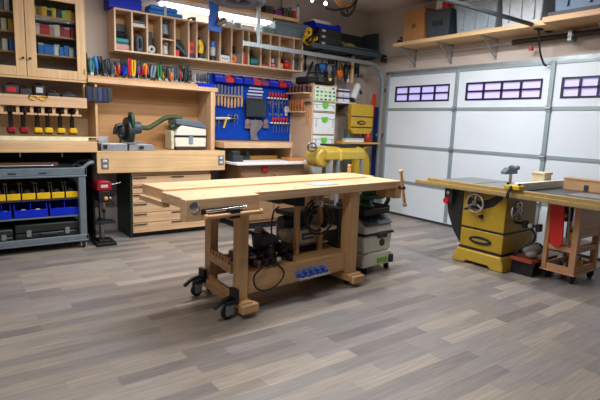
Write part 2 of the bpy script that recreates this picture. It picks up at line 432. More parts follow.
def cabdoor(x0, x1, knobx):
    z0, z1 = CZ0 + .002, CZ1 - .002; f = .088; m = MB()
    m.box(x0, x0 + f, CYF, CYF + .02, z0, z1); m.box(x1 - f, x1, CYF, CYF + .02, z0, z1)
    m.box(x0 + f, x1 - f, CYF, CYF + .02, z0, z0 + f); m.box(x0 + f, x1 - f, CYF, CYF + .02, z1 - f, z1)
    d = part('door', m, pine('z'), t, .003)
    part('glass_pane', B(x0 + f - .004, x1 - f + .004, CYF + .008, CYF + .012, z0 + f - .004, z1 - f + .004), GLASS, d)
    part('knob', MB().lathe((knobx, CYF - .002, z0 + .17), (0, -1, 0), [(0, .006), (.012, .006), (.016, .012), (.024, .012), (.028, .006)], 10), iron, d)
    part('hinge', MB().box(x1 - .03 if knobx < (x0 + x1) / 2 else x0 + .01, x1 - .012 if knobx < (x0 + x1) / 2 else x0 + .028, CYF - .004, CYF, z0 + .06, z0 + .12), brass, d)
GLASS = glass('cabinet_glass', (235, 238, 238))
cabdoor(xm + .003, CX1, xm + .03); cabdoor(CXL, xm - .003, xm - .03)
# boxes on the cabinet shelves
def smallbox(x, y, z, w, h, d, mat, lidm, label, group):
    t = thing('tool_box', label, 'box', (x, y, z), 0, group)
    part('body', B(x - w / 2, x + w / 2, y, y + d, z + .001, z + h * .8), mat, t, .003)
    part('lid', B(x - w / 2, x + w / 2, y, y + d, z + h * .8, z + h), lidm, t, .003)
    return t
rows = [(shelfz[3], 'top shelf', [(36, 'yellow', tooly), (40, 'tan', card), (45, 'yellow', tooly), (50, 'dark', charcoal), (54, 'yellow', tooly), (60, 'navy', navy), (64, 'lime', lime), (69, 'yellow', tooly), (74, 'yellow', tooly)]),
        (shelfz[2], 'middle shelf', [(37, 'cream', cream), (42, 'red', red), (47, 'red', red), (52, 'pink', pink), (57, 'cream', cream), (62, 'crimson', crimson), (67, 'red', red), (73, 'dark red', crimson)]),
        (shelfz[1], 'lower shelf', [(40, 'blue', skyblue), (46, 'blue', skyblue), (51, 'blue', skyblue), (56, 'white', white), (60, 'blue', skyblue), (66, 'blue', skyblue), (70, 'white', white), (76, 'blue', skyblue)])]
for z, nm, lst in rows:
    for i, (px, cn, mt) in enumerate(lst):
        h = {0: .10, 1: .12, 2: .11}[[r[1] for r in rows].index(nm)] * random.uniform(.82, 1)
        smallbox(wx(px, 30, CYF + .09), CYF + .085, z, .052 if len(lst) > 7 else .062, h, .14, mt, mt if i % 3 else lgrey,
                 '%s box on the %s behind right glass door, %s from left' % (cn, nm, ORD[i]), 'boxes in the glazed cabinet')
for z, nm, lst in ((shelfz[3], 'top shelf', [(2, 'grey', grey), (8, 'white', white), (13, 'dark', charcoal)]), (shelfz[2], 'middle shelf', [(4, 'cream', cream), (11, 'yellow', tooly)]), (shelfz[1], 'lower shelf', [(4, 'white', white), (11, 'blue', skyblue)])):
    for i, (px, cn, mt) in enumerate(lst):
        smallbox(wx(px, 30, CYF + .09), CYF + .085, z, .045, .11, .14, mt, mt, '%s box on the %s behind left glass door, %s from left' % (cn, nm, ORD[i]), 'boxes in the glazed cabinet')

# ---- drill rack: ledge with a deep front rail, slots below and drills hanging in them
t = thing('drill_rack', 'light wood drill rack with slotted hangers under the glass cabinet', 'rack', (.4, 5.6, 1.3))
RZ0, RZ1 = 1.418, 1.525
part('front_rail', B(CXL, CX1 - .012, 5.47, 5.50, RZ0, RZ1), maple(), t, .003)
part('ledge', B(CXL, CX1 - .012, 5.50, YB - .002, RZ1 - .03, RZ1 - .012), maple(), t)
part('back_panel', B(CXL, CX1 + .10, YB - .012, YB - .001, 1.09, RZ1 - .03), wood('pale_ply', (226, 198, 160), 'x', var=.1), t)
part('side_panel', B(CX1 + .075, CX1 + .10, 5.50, YB - .012, 1.09, 1.68), maple('z'), t, .002)
part('post', B(CX1 - .032, CX1 - .014, 5.52, 5.60, RZ1 + .0, 1.68), maple('z'), t)
for px in (2, 18, 32, 43, 54, 66, 77):
    x = wx(px, 114, 5.5)
    part('hanger', MB().box(x - .014, x + .014, 5.50, 5.74, 1.352, 1.495).box(x - .045, x + .045, 5.50, 5.74, 1.332, 1.352), maple('y'), t)
part('counter_bright_strip', B(CXL, CX1 + .03, 5.28, 5.32, 1.121, 1.128), plain('pale_yellow_strip', (236, 232, 170), .5), t)  # no lamp: brightness of the counter put into a pale strip
def drill(name, body, base, chuckm, label):
    t = thing(name, label, 'drill', (0, 0, 0), 0, 'drills hanging in the rack', local=True)
    # nose points forward (-Y); origin at the motor centre
    part('motor_housing', MB().lathe((0, .08, 0), (0, -1, 0), [(0, .022), (.01, .030), (.10, .031), (.14, .027), (.16, .022)], 14), body, t)
    part('chuck', MB().lathe((0, -.081, 0), (0, -1, 0), [(0, .019), (.03, .020), (.045, .012), (.05, .008)], 12), chuckm, t)
    g = part('grip', MB().tube([(0, .02, -.025), (0, .030, -.08), (0, .035, -.175)], .021, 10), black, t)
    part('trigger', B(-.008, .008, -.006, .008, -.062, -.034), red if base is red else black, g)
    part('battery', MB().prism([(-.036, -.232), (.036, -.232), (.040, -.20), (.030, -.178), (-.030, -.178), (-.040, -.20)], 'y', -.045, .085), base, t, .010); part('battery_foot', B(-.030, .030, -.035, .078, -.246, -.2325), black, t, .004)
    return t
kinds = {'g': ('grey drill with red battery', slate, crimson), 'y': ('yellow and black drill', black, tooly)}
proto = {}
n = {'g': 0, 'y': 0}
for px, k in ((11.4, 'g'), (24, 'g'), (38, 'y'), (48.6, 'y'), (61, 'y'), (73, 'y')):
    loc = Vector((wx(px, 125, 5.58), 5.60, 1.385)); lab = '%s hanging in rack, %s such from the left' % (kinds[k][0], ORD[n[k]]); n[k] += 1
    if k not in proto: proto[k] = drill('cordless_drill', kinds[k][1], kinds[k][2], iron, lab); proto[k].location = loc
    else: dup(proto[k], loc, label=lab)
# things on the ledge
lz = RZ1 - .011
def ledge_box(px, w, h, mat, name, lab, cat, trim=None):
    x = wx(px, 88, 5.56); t = thing(name, lab, cat, (x, 5.6, lz))
    part('body', B(x - w / 2, x + w / 2, 5.53, 5.66, lz, lz + h), mat, t, .01)
    if trim: part('face_label', B(x - w * .3, x + w * .3, 5.526, 5.530, lz + h * .35, lz + h * .8), trim, t)
    part('handle', MB().tube([(x - w * .25, 5.6, lz + h), (x - w * .2, 5.6, lz + h + .018), (x + w * .2, 5.6, lz + h + .018), (x + w * .25, 5.6, lz + h)], .006), black, t)
ledge_box(11, .13, .10, charcoal, 'tool_case', 'black tool case with red label on the ledge over the drills', 'tool case', red)
ledge_box(39, .10, .115, black, 'tool_case', 'black case with pale grey label on the ledge over the drills', 'tool case', lgrey)
ledge_box(25, .10, .075, charcoal, 'battery_charger', 'low black charger between two black cases on the ledge', 'charger')
ledge_box(53, .11, .05, charcoal, 'battery_charger', 'low black charger right of the grey labelled case', 'charger')
ledge_box(68, .13, .045, charcoal, 'battery_charger', 'flat black charger near the right end of the ledge', 'charger')
# safety glasses hooked on the rail
x = wx(38.5, 98, 5.46); zc = A(38.5, 98, 5.46).z
t = thing('safety_glasses', 'yellow safety glasses hung on the front rail of the drill rack', 'glasses', (x, 5.462, zc))
for s in (-1, 1):
    lens = MB().tube([(x + s * (.042 + .034 * math.cos(a)), 5.462, zc + .02 * math.sin(a)) for a in [2 * PI * k / 10 for k in range(10)]], .005, 6, True, 2)
    part('lens_rim', lens, tooly, t)
    part('temple', MB().tube([(x + s * .076, 5.462, zc + .005), (x + s * .085, 5.456, zc + .012), (x + s * .06, 5.461, zc + .028)], .004, 6), black, t)
part('bridge', MB().tube([(x - .01, 5.462, zc), (x, 5.46, zc + .008), (x + .01, 5.462, zc)], .004, 6), tooly, t)

# ---- counter under the drills
CT = 1.078
t = thing('counter', 'thick light wood counter running under the drill rack', 'counter', (.4, 5.55, .96))
part('top', B(CXL - .3, 1.222, 5.255, YB - .014, CT - .04, CT), maple(), t, .003)
part('apron', B(CXL - .3, 1.222, 5.25, 5.275, CT - .105, CT - .041), pine(), t, .003)
part('support_panel', B(1.195, 1.215, 5.40, YB - .014, 0, CT - .041), black, t)
part('back_panel', B(CXL - .3, 1.195, YB - .03, YB - .014, 0, CT - .041), black, t)  # black sheet: shade of the void under the counter put into colour
for px in (20, 62): part('hook', MB().cyl((wx(px, 155, 5.27), 5.265, CT - .105), (wx(px, 155, 5.27), 5.265, CT - .15), .006), steel, t)
part('counter_lit_strip', B(CXL - .3, 1.17, 5.40, 5.46, CT, CT + .045), plain('pale_strip', (236, 230, 196), .5), t, .002)  # added pale strip; the bright counter surface put into its colour

# ---- grey utility cart under the counter
gx0, gx1, gy0, gy1 = -.12, 1.085, 5.13, 5.62
cartm = plain('cart_grey', (104, 116, 126), .5)
t = thing('utility_cart', 'grey plastic utility cart parked beneath the counter', 'cart', ((gx0 + gx1) / 2, (gy0 + gy1) / 2, 0))
for x in (gx0 + .04, gx1 - .045):
    for y in (gy0 + .04, gy1 - .04):
        part('post', B(x - .035, x + .035, y - .035, y + .035, .075, .80), cartm, t, .012)
        c = MB().cyl((x, y, .0745), (x, y, .062), .012); p = part('caster', c, steel, t)
        part('caster_fork', MB().box(x - .024, x - .018, y - .02, y + .02, .02, .062).box(x + .018, x + .024, y - .02, y + .02, .02, .062), lgrey, p)
        part('wheel', MB().lathe((x - .014, y, .031), (1, 0, 0), [(0, .025), (.004, .030), (.024, .030), (.028, .025)], 16), rubber, p)
def tray(z0, z1, nm):
    m = MB(); m.box(gx0, gx1, gy0, gy1, z0, z0 + .02); m.box(gx0, gx1, gy0, gy0 + .025, z0 + .02, z1); m.box(gx0, gx1, gy1 - .025, gy1, z0 + .02, z1); m.box(gx0, gx0 + .025, gy0, gy1, z0 + .02, z1); m.box(gx1 - .025, gx1, gy0, gy1, z0 + .02, z1)
    part(nm, m, cartm, t, .006)
tray(.735, .83, 'top_tray'); tray(.075, .145, 'bottom_tray')
part('middle_shelf', B(gx0 + .03, gx1 - .03, gy0 + .03, gy1 - .03, .335, .349), cartm, t)
part('push_handle', MB().tube([(gx1 - .05, gy0 + .06, .80), (gx1 + .02, gy0 + .06, .855), (gx1 + .05, gy0 + .07, .868), (gx1 + .085, gy0 + .12, .87), (gx1 + .085, gy1 - .12, .87), (gx1 + .02, gy1 - .06, .855), (gx1 - .05, gy1 - .06, .80)], .018, 10), cartm, t)
for px in (12, 43): part('slot', B(wx(px - 4, 180, gy0), wx(px + 4, 180, gy0), gy0 - .002, gy0 + .001, .775, .79), charcoal, t)
solo('wood_plank', B(-.05, .86, 5.33, 5.44, .832, .866), wood('brown_plank', (120, 86, 60), 'x'), 'brown plank lying along the grey cart top', 'plank', bevel=.002)
solo('steel_pipe', MB().cyl((-.1, 5.22, .846), (.80, 5.22, .846), .013), steel, 'steel pipe lying in front of the plank on the grey cart', 'pipe')
def bin(name, x0, x1, y0, y1, z0, h, mat, label, cat, group, lip=.45, lipm=None):
    """open stacking bin, low scooped front"""
    t = thing(name, label, cat, ((x0 + x1) / 2, (y0 + y1) / 2, z0), 0, group); w = .005
    m = MB(); m.box(x0, x1, y0, y1, z0, z0 + w); m.box(x0, x1, y1 - w, y1, z0 + w, z0 + h)
    for xa in (x0, x1 - w): m.prism([(y0, z0 + w), (y1 - w, z0 + w), (y1 - w, z0 + h), (y0 + .05, z0 + h), (y0, z0 + h * lip)], 'x', xa, xa + w)
    part('shell', m, mat, t)
    part('front_lip', B(x0 - .002, x1 + .002, y0 - .006, y0, z0, z0 + h * lip), lipm or mat, t, .003)
    part('rim', MB().box(x0 - .003, x0 + .006, y0 + .05, y1, z0 + h, z0 + h + .006).box(x1 - .006, x1 + .003, y0 + .05, y1, z0 + h, z0 + h + .006), lipm or mat, t)
    return t
for i, (a, b) in enumerate(((-5.5, 5), (6.8, 20), (22, 35), (37, 50), (52, 64), (66, 78.5))):
    x0, x1 = wx(a, 193, 5.19), wx(b, 193, 5.19)
    bb = bin('parts_bin', x0, x1, 5.19, 5.40, .525, .145, charcoal, 'small yellow rimmed bin in the grey cart, %s from the left' % ORD[i], 'bin', 'yellow rimmed bins in the cart', .42, tooly)
    part('contents', MB().ball(((x0 + x1) / 2, 5.30, .575), .045, .8, 1.2, .8, 10), plain('screws_brown', (92, 72, 54), .6, .3), bb)
solo('bin_board', B(gx0 + .08, gx1 - .085, 5.18, 5.42, .507, .524), charcoal, 'dark board carrying the row of small yellow rimmed bins', 'board')
for i, (a, b) in enumerate(((-8, 11), (14, 47.5), (50, 79.5))):
    x0, x1 = wx(a, 208, 5.175), wx(b, 208, 5.175) - .002
    bb = bin('parts_bin', x0, x1, 5.175, 5.45, .350, .155, blue, 'wide blue open bin in the grey cart, %s from the left' % ORD[i], 'bin', 'blue bins in the cart', .5)
    part('divider', B((x0 + x1) / 2 - .003, (x0 + x1) / 2 + .003, 5.19, 5.44, .356, .49), blue, bb)
    part('contents', MB().ball((x0 + (x1 - x0) * .72, 5.22, .400), .035, 1, .8, .8).ball((x0 + (x1 - x0) * .3, 5.25, .392), .035), (teal, cream, navy)[i], bb)
def hardcase(x0, x1, y0, y1, z0, h, label):
    t = thing('hard_case', label, 'tool case', ((x0 + x1) / 2, (y0 + y1) / 2, z0))
    part('base', B(x0, x1, y0, y1, z0, z0 + h * .52), plain('case_green_black', (30, 38, 36), .4), t, .012)
    part('lid', B(x0, x1, y0, y1, z0 + h * .54, z0 + h), plain('case_green_black', (30, 38, 36), .4), t, .012)
    c = (x0 + x1) / 2
    part('handle', MB().tube([(c - .07, y0, z0 + h * .45), (c - .06, y0 - .025, z0 + h * .45), (c + .06, y0 - .025, z0 + h * .45), (c + .07, y0, z0 + h * .45)], .008), black, t)
    for s in (-1, 1): part('latch', B(c + s * .17 - .02, c + s * .17 + .02, y0 - .008, y0, z0 + h * .35, z0 + h * .7), grey, t)
hardcase(wx(15, 232, 5.18), wx(80, 232, 5.18), 5.18, 5.5, .097, .185, 'long dark green black hard case on the cart bottom tray')
hardcase(-.07, wx(13, 232, 5.18), 5.18, 5.5, .097, .15, 'shorter black hard case at the left end of the cart bottom tray')

# ---- drill press standing on the floor right of the cart
dx, dy = 1.255, 5.245
t = thing('drill_press', 'small red and black drill press on the floor beside the drawers', 'drill press', (dx, dy, 0))
part('base', MB().box(dx - .10, dx + .10, dy - .15, dy + .13, .0, .035).box(dx - .06, dx + .06, dy - .08, dy + .10, .035, .05), iron, t, .006)
part('column', MB().cyl((dx, dy + .06, .05), (dx, dy + .06, .56), .026), steel, t)
part('table', MB().box(dx - .10, dx + .10, dy - .12, dy + .03, .235, .255).cyl((dx, dy + .06, .2), (dx, dy + .06, .27), .04), iron, t, .003)
hd = part('head', MB().box(dx - .055, dx + .055, dy - .09, dy + .12, .46, .58), black, t, .012)
part('belt_cover', MB().prism([(dx - .075, .582), (dx + .075, .582), (dx + .07, .655), (dx + .05, .68), (dx - .05, .68), (dx - .07, .655)], 'y', dy - .10, dy + .13), crimson, t, .01)
part('badge', B(dx - .035, dx + .035, dy - .103, dy - .099, .615, .645), lgrey, t)
part('quill', MB().cyl((dx, dy - .05, .46), (dx, dy - .05, .385), .02), steel, t); part('chuck', MB().lathe((dx, dy - .05, .385), (0, 0, -1), [(0, .018), (.03, .02), (.05, .01), (.10, .004)], 12), iron, t)
part('depth_knob', MB().ball((dx + .01, dy - .105, .50), .022), plain('amber_knob', (230, 150, 70), .35), t)
f = part('feed_hub', MB().cyl((dx + .055, dy - .04, .49), (dx + .085, dy - .04, .49), .018), steel, t)
for a in (0.4, 2.5, 4.6): part('feed_handle', MB().cyl((dx + .075, dy - .04, .49), (dx + .10, dy - .04 + .09 * math.cos(a), .49 + .09 * math.sin(a)), .005).ball((dx + .10, dy - .04 + .09 * math.cos(a), .49 + .09 * math.sin(a)), .011, n=8), iron, f)
part('switch_arm', MB().cyl((dx + .056, dy + .02, .62), (dx + .20, dy + .05, .64), .006), steel, t)
# ================================================================== MITRE SAW BAY
WX0, WX1, BYF = 1.30, 2.606, 5.475
t = thing('saw_bay', 'plywood lined bay with long shelf on top behind the mitre saw', 'shelf unit', (1.95, 5.67, 1.0))
part('top_shelf', B(1.20, 2.70, 5.475, YB - .001, 1.692, 1.742), maple(), t, .003)
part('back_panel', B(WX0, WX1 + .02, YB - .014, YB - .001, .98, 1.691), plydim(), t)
part('right_panel', B(WX1, WX1 + .055, BYF, YB - .014, .980, 1.691), maple('z'), t, .002)
BZ0, BZ1 = .748, .985
t = thing('saw_station', 'long light wood station front with an outlet at each end above the drawers', 'workbench', (1.96, 5.55, .73))
part('front_board', B(1.218, 2.702, 5.27, 5.295, BZ0, BZ1), pine(), t, .003)
part('deck', B(1.228, 2.70, 5.295, YB - .002, BZ1 - .06, BZ1 - .006), plydim(), t)
def outlet(px, py, y, label, w=.075, h=.115, pl=plain('outlet_steel', (150, 152, 150), .35, .6)):
    p = A(px, py, y); x, z = p.x, p.z
    o = thing('power_outlet', label, 'outlet', (x, y, z - h / 2))
    part('plate', B(x - w / 2, x + w / 2, y - .006, y, z - h / 2, z + h / 2), pl, o, .003)
    for s in (-1, 1):
        r = part('receptacle', MB().prism([(x - .017, z + s * .028 - .012), (x + .017, z + s * .028 - .012), (x + .02, z + s * .028), (x + .017, z + s * .028 + .012), (x - .017, z + s * .028 + .012), (x - .02, z + s * .028)], 'y', y - .009, y - .006), white, o)
        part('slots', MB().box(x - .008, x - .005, y - .0105, y - .009, z + s * .028 - .006, z + s * .028 + .006).box(x + .005, x + .008, y - .0105, y - .009, z + s * .028 - .006, z + s * .028 + .006), black, r)
    return o
outlet(105, 163.5, 5.269, 'grey outlet plate at the left end of the saw station front')
outlet(221, 160, 5.269, 'grey outlet plate at the right end of the saw station front')
outlet(292, 138, YB, 'white outlet plate on wall right of the blue tool board', pl=white)
# drawers below
t = thing('drawer_cabinet', 'dark sided cabinet of six light wood drawers below the saw station', 'cabinet', (2.05, 5.58, 0))
DX0, DX1, DYF = 1.575, 2.55, 5.33
part('side_panel', B(DX0 - .004, DX0 + .014, DYF, YB - .005, 0, .745), dgreen, t); part('side_panel', B(DX1 - .014, DX1, DYF, YB - .005, 0, .745), dgreen, t)
part('plinth', B(DX0 + .014, DX1 - .014, DYF + .05, YB - .005, 0, .07), black, t); part('carcass', B(DX0 + .014, DX1 - .014, DYF + .022, YB - .005, .07, .70), black, t)
part('top_rail', B(DX0 + .012, DX1 - .012, DYF, DYF + .04, .705, .745), maple(), t)
zs = [.055, .17, .285, .40, .505, .60, .70]
for i in range(6):
    d = part('drawer', B(DX0 + .016, DX1 - .016, DYF - .018, DYF + .02, zs[i] + .003, zs[i + 1] - .003), maple(), t, .003)
    for s in (.22, .78) if i < 5 else (.22, .78):
        xc = DX0 + (DX1 - DX0) * (.10 if s < .5 else .55)
        part('pull', B(xc - .075, xc + .075, DYF - .028, DYF - .018, zs[i + 1] - .022, zs[i + 1] - .010), plain('pull_bronze', (86, 70, 52), .4, .5), d, .002)
# mitre saw and its fence boxes
t = thing('fence_wing', 'grey aluminium saw wing left of the mitre saw', 'saw fence', (1.40, 5.4, BZ1))
part('body', B(wx(101, 147, 5.33), wx(128, 147, 5.33) - .01, 5.32, 5.56, BZ1, BZ1 + .075), plain('alu_fence', (176, 184, 196), .35, .6), t, .004)
part('stop_block', B(wx(103, 147, 5.33), wx(107, 147, 5.33), 5.312, 5.32, BZ1 + .02, BZ1 + .06), black, t); part('scale_tape', B(wx(102, 143, 5.35), wx(124, 143, 5.35), 5.34, 5.40, BZ1 + .075, BZ1 + .078), plain('pale_lime', (204, 206, 130), .5), t)
part('rear_fence', B(wx(98, 138, 5.6), wx(108, 138, 5.6), 5.58, 5.62, BZ1, BZ1 + .14), lgrey, t, .004)
t = thing('mitre_saw', 'dark green and black sliding mitre saw on the saw station', 'mitre saw', (1.62, 5.5, BZ1))
sx = wx(127.5, 130, 5.48)
x0, x1 = wx(129, 147, 5.33), wx(156, 147, 5.33)
part('base', MB().prism([(x0, BZ1), (x1, BZ1), (x1 - .05, BZ1 + .07), (x0 + .01, BZ1 + .075)], 'y', 5.33, 5.55), plain('alu_fence', (176, 184, 196), .35, .6), t, .005)
part('turntable', MB().cyl((sx + .02, 5.44, BZ1 + .072), (sx + .02, 5.44, BZ1 + .09), .12, n=20), grey, t)
part('lock_lever', MB().box(sx + .08, sx + .12, 5.29, 5.33, BZ1 + .02, BZ1 + .05), black, t, .004)
part('rails', MB().cyl((sx - .02, 5.40, BZ1 + .27), (sx - .02, 5.80, BZ1 + .27), .014).cyl((sx + .06, 5.40, BZ1 + .27), (sx + .06, 5.80, BZ1 + .27), .014), chrome, t)
part('rear_arm', MB().tube([(sx + .02, 5.56, BZ1 + .09), (sx + .02, 5.62, BZ1 + .2), (sx + .02, 5.58, BZ1 + .3)], .04), charcoal, t)
part('blade_guard', MB().cyl((sx - .035, 5.44, BZ1 + .21), (sx + .03, 5.44, BZ1 + .21), .15, n=24), plain('saw_green_black', (34, 46, 44), .45), t, .008)
part('blade', MB().cyl((sx - .003, 5.44, BZ1 + .19), (sx + .0, 5.44, BZ1 + .19), .12, n=28), steel, t)
part('motor', MB().cyl((sx + .03, 5.46, BZ1 + .24), (sx + .14, 5.46, BZ1 + .25), .075, .065), slate, t, .006)
part('handle', MB().tube([(sx, 5.42, BZ1 + .33), (sx, 5.36, BZ1 + .40), (sx + .01, 5.31, BZ1 + .36), (sx + .01, 5.30, BZ1 + .26)], .021), plain('saw_green', (28, 66, 48), .45), t)
part('gear_case', MB().ball((sx - .06, 5.47, BZ1 + .20), .07, .8, 1, 1.3), charcoal, t)
part('side_grip', MB().tube([(sx - .035, 5.44, BZ1 + .27), (sx - .13, 5.43, BZ1 + .26), (sx - .15, 5.43, BZ1 + .17)], .022), black, t)
part('clamp_knob', MB().cyl((sx - .09, 5.42, BZ1 + .07), (sx - .09, 5.42, BZ1 + .14), .016).ball((sx - .09, 5.42, BZ1 + .15), .024), charcoal, t)
solo('vacuum_hose', MB().tube([A(140, 127, 5.6), A(148, 128, 5.62), A(157, 123, 5.64), A(166, 118, 5.62), A(176, 117, 5.60), A(182, 119, 5.58)], .028, 10, smooth=5), plain('hose_green', (62, 78, 44), .6), 'green hose running from the mitre saw to the white extractor', 'hose')
ex0, ex1 = wx(176, 140, 5.50), wx(206, 140, 5.50)
t = thing('dust_extractor', 'white and grey dust extractor sitting in the right end of saw bay', 'dust extractor', ((ex0 + ex1) / 2, 5.6, BZ1))
cw = plain('extractor_white', (226, 226, 214), .4, 0, .03)
part('foot', B(ex0, ex1, 5.50, 5.76, BZ1, BZ1 + .03), charcoal, t, .004)
part('tub', MB().prism([(ex0 - .005, BZ1 + .03), (ex1, BZ1 + .03), (ex1 + .005, BZ1 + .15), (ex0 - .01, BZ1 + .15)], 'y', 5.50, 5.76), cw, t, .012)
part('seam_band', B(ex0 - .012, ex1 + .006, 5.495, 5.765, BZ1 + .150, BZ1 + .165), black, t)
part('upper_body', MB().prism([(ex0 - .01, BZ1 + .165), (ex1 + .005, BZ1 + .165), (ex1 + .003, BZ1 + .25), (ex0 + .07, BZ1 + .29), (ex0 + .03, BZ1 + .25)], 'y', 5.50, 5.76), cw, t, .012)
part('lid', MB().prism([(ex0 - .0, BZ1 + .30), (ex0 + .06, BZ1 + .295), (ex1 + .003, BZ1 + .255), (ex1 + .003, BZ1 + .295), (ex1 - .08, BZ1 + .345), (ex0 + .0, BZ1 + .365)], 'y', 5.49, 5.77), plain('extractor_grey', (96, 112, 126), .45), t, .01)
part('latch', B((ex0 + ex1) / 2 - .03, (ex0 + ex1) / 2 + .02, 5.488, 5.50, BZ1 + .07, BZ1 + .16), bluegrey, t, .004)
part('side_panel', B(ex0 - .05, ex0 - .012, 5.52, 5.74, BZ1, BZ1 + .22), plain('extractor_cream', (206, 208, 180), .5), t, .01)
part('hose_port', MB().cyl((ex0 + .02, 5.56, BZ1 + .28), (ex0 - .05, 5.56, BZ1 + .26), .035), dgreen, t)
# hanging dark panel
p0, p1 = A(86, 86, 5.46), A(110, 103, 5.46)
t = thing('sandpaper_rack', 'black wall rack of blue and grey sheets at the left of saw bay', 'rack', ((p0.x + p1.x) / 2, 5.47, p1.z))
part('frame', B(p0.x, p1.x, 5.472, 5.55, p1.z, p0.z), black, t, .003)
for i in range(5): part('sheet', B(p0.x + .015 + i * .052, p0.x + .055 + i * .052, 5.466, 5.472, p1.z + .012, p0.z - .008), (navy, charcoal, plain('steel_blue', (40, 62, 110), .6), navy, charcoal)[i], t)

# ================================================================== HAND TOOLS STANDING ON THE LONG SHELF
STZ, STY = 1.742, 5.575
t = thing('tool_rail', 'low wood rail with slots holding the upright hand tools on long shelf', 'rack', (1.9, STY, STZ))
part('front_strip', B(1.215, 2.50, STY - .03, STY - .022, STZ, STZ + .028), plydim(), t); part('back_strip', B(1.215, 2.50, STY + .022, STY + .03, STZ, STZ + .045), plydim(), t)
def pliers(mat, h):
    t = thing('pliers', '-', 'pliers', (0, 0, 0), 0, 'hand tools on the long shelf', local=True); h *= 1.25
    part('jaw', MB().prism([(-.008, .002), (.008, .002), (.018, .05), (.013, .075), (-.013, .075), (-.018, .05)], 'y', -.006, .006), steel, t)
    for s in (-1, 1): part('handle', MB().tube([(s * .008, 0, .065), (s * .015, 0, .095), (s * .018, 0, h * .8), (s * .015, 0, h)], .0125, 7), mat, t)
    return t
def driver(mat, h):
    t = thing('screwdriver', '-', 'screwdriver', (0, 0, 0), 0, 'hand tools on the long shelf', local=True); h *= 1.2
    part('shaft', MB().cyl((0, 0, .002), (0, 0, h * .45), .005), steel, t)
    part('handle', MB().lathe((0, 0, h * .40), (0, 0, 1), [(0, .010), (h * .06, .017), (h * .3, .018), (h * .5, .019), (h * .6, .010)], 10), mat, t)
    return t
HT = [(88.5, 'p', black, 'black', .21), (92, 'p', teal, 'dark teal', .17), (95.5, 'p', dgreen, 'dark green', .16), (99, 'd', skyblue, 'sky blue', .20), (102.5, 'd', black, 'black', .17), (105.5, 'p', charcoal, 'charcoal', .15), (109, 'd', black, 'black', .18), (112, 'p', slate, 'slate', .15),
      (114.8, 'p', orange, 'orange', .14), (117.5, 'd', red, 'red', .13), (120.5, 'd', navy, 'navy', .18), (124, 'p', blue, 'royal blue', .13), (127, 'd', teal, 'teal', .13), (130.3, 'p', red, 'red', .20), (134, 'p', tooly, 'yellow', .19), (138.3, 'd', purple, 'purple', .15), (141.5, 'd', crimson, 'crimson', .15), (145, 'd', orange, 'orange', .17), (148, 'd', tooly, 'yellow', .18),
      (151.5, 'p', bluegrey, 'blue grey', .16), (155.5, 'p', charcoal, 'charcoal', .15), (160, 'p', green, 'green', .17), (163.6, 'd', tooly, 'yellow', .14), (166.8, 'p', black, 'black', .14), (170, 'd', orange, 'orange', .12), (173, 'p', grey, 'grey', .15), (177, 'p', slate, 'slate', .16), (180.8, 'd', crimson, 'crimson', .15), (185, 'p', dgreen, 'dark green', .21), (189, 'p', black, 'black', .15), (192.5, 'd', grey, 'grey', .13)]
protos = {}; cnt = {}
for i, (px, k, mt, cn, h) in enumerate(HT):
    nm = 'pliers' if k == 'p' else 'screwdriver'; key = (k, cn, h); cnt[(k, cn)] = cnt.get((k, cn), 0) + 1
    tot = sum(1 for q in HT if q[1] == k and q[3] == cn)
    hl = ('tall ' if h > .175 else 'short ' if h < .14 else '')
    lab = '%s%s handled %s standing on the long tool shelf' % (hl, cn, nm)
    if tot > 1: lab += ', %s such from the left' % ORD[cnt[(k, cn)] - 1]
    loc = Vector((wx(px, 82, STY), STY + (.0 if i % 2 else .02), STZ + .001)); rot = (random.uniform(-.05, .05), random.uniform(-.24, .24), random.uniform(-.9, .9))
    if key not in protos:
        o = protos[key] = (pliers if k == 'p' else driver)(mt, h); o.location = loc; o.rotation_euler = rot; o['label'] = lab
    else: dup(protos[key], loc, rot, lab)
x0, x1 = wx(197.5, 84, 5.55), wx(214, 84, 5.55)
t = thing('screwdriver_bin', 'blue open bin at the right end of the long tool shelf', 'bin', ((x0 + x1) / 2, 5.58, STZ))
m = MB(); m.box(x0, x1, 5.54, 5.64, STZ, STZ + .006); m.box(x0, x1, 5.54, 5.546, STZ + .006, STZ + .05); m.box(x0, x1, 5.634, 5.64, STZ + .006, STZ + .05); m.box(x0, x0 + .006, 5.546, 5.634, STZ + .006, STZ + .05); m.box(x1 - .006, x1, 5.546, 5.634, STZ + .006, STZ + .05)
part('tub', m, blue, t)
for i in range(5):
    x = x0 + .02 + i * .036
    lab = 'dark screwdriver standing in the blue bin, %s from the left' % ORD[i]
    if i == 0:
        pd = driver(slate, .13); pd['label'] = lab; pd['group'] = 'screwdrivers in the blue bin'; pd.location = (x, 5.59, STZ + .007)
    else: dup(pd, (x, 5.585 + .008 * (i % 3), STZ + .007), (0, random.uniform(-.1, .1), 0), lab)

# second row of dark tools behind
for i, px in enumerate((90.3, 94, 97.5, 101, 104, 107.5, 111, 123, 126, 132.5, 136.5, 143, 150, 154, 158, 162, 165.5, 169, 175, 179, 183, 187.5)):
    mt, cn = ((black, 'black'), (charcoal, 'charcoal'), (slate, 'slate'), (dgreen, 'dark green'))[i % 4]
    lab = '%s pliers in the back row of the long tool shelf, %s such from left' % (cn, ORD[i // 4])
    loc = Vector((wx(px, 82, 5.70), 5.70, STZ + .001)); rot = (0, random.uniform(-.12, .12), random.uniform(-.5, .5)); key = ('b', cn)
    if key not in protos: o = protos[key] = pliers(mt, .165 + .012 * (i % 4)); o.location = loc; o.rotation_euler = rot; o['label'] = lab; o['group'] = 'back row of hand tools'
    else: dup(protos[key], loc, rot, lab)
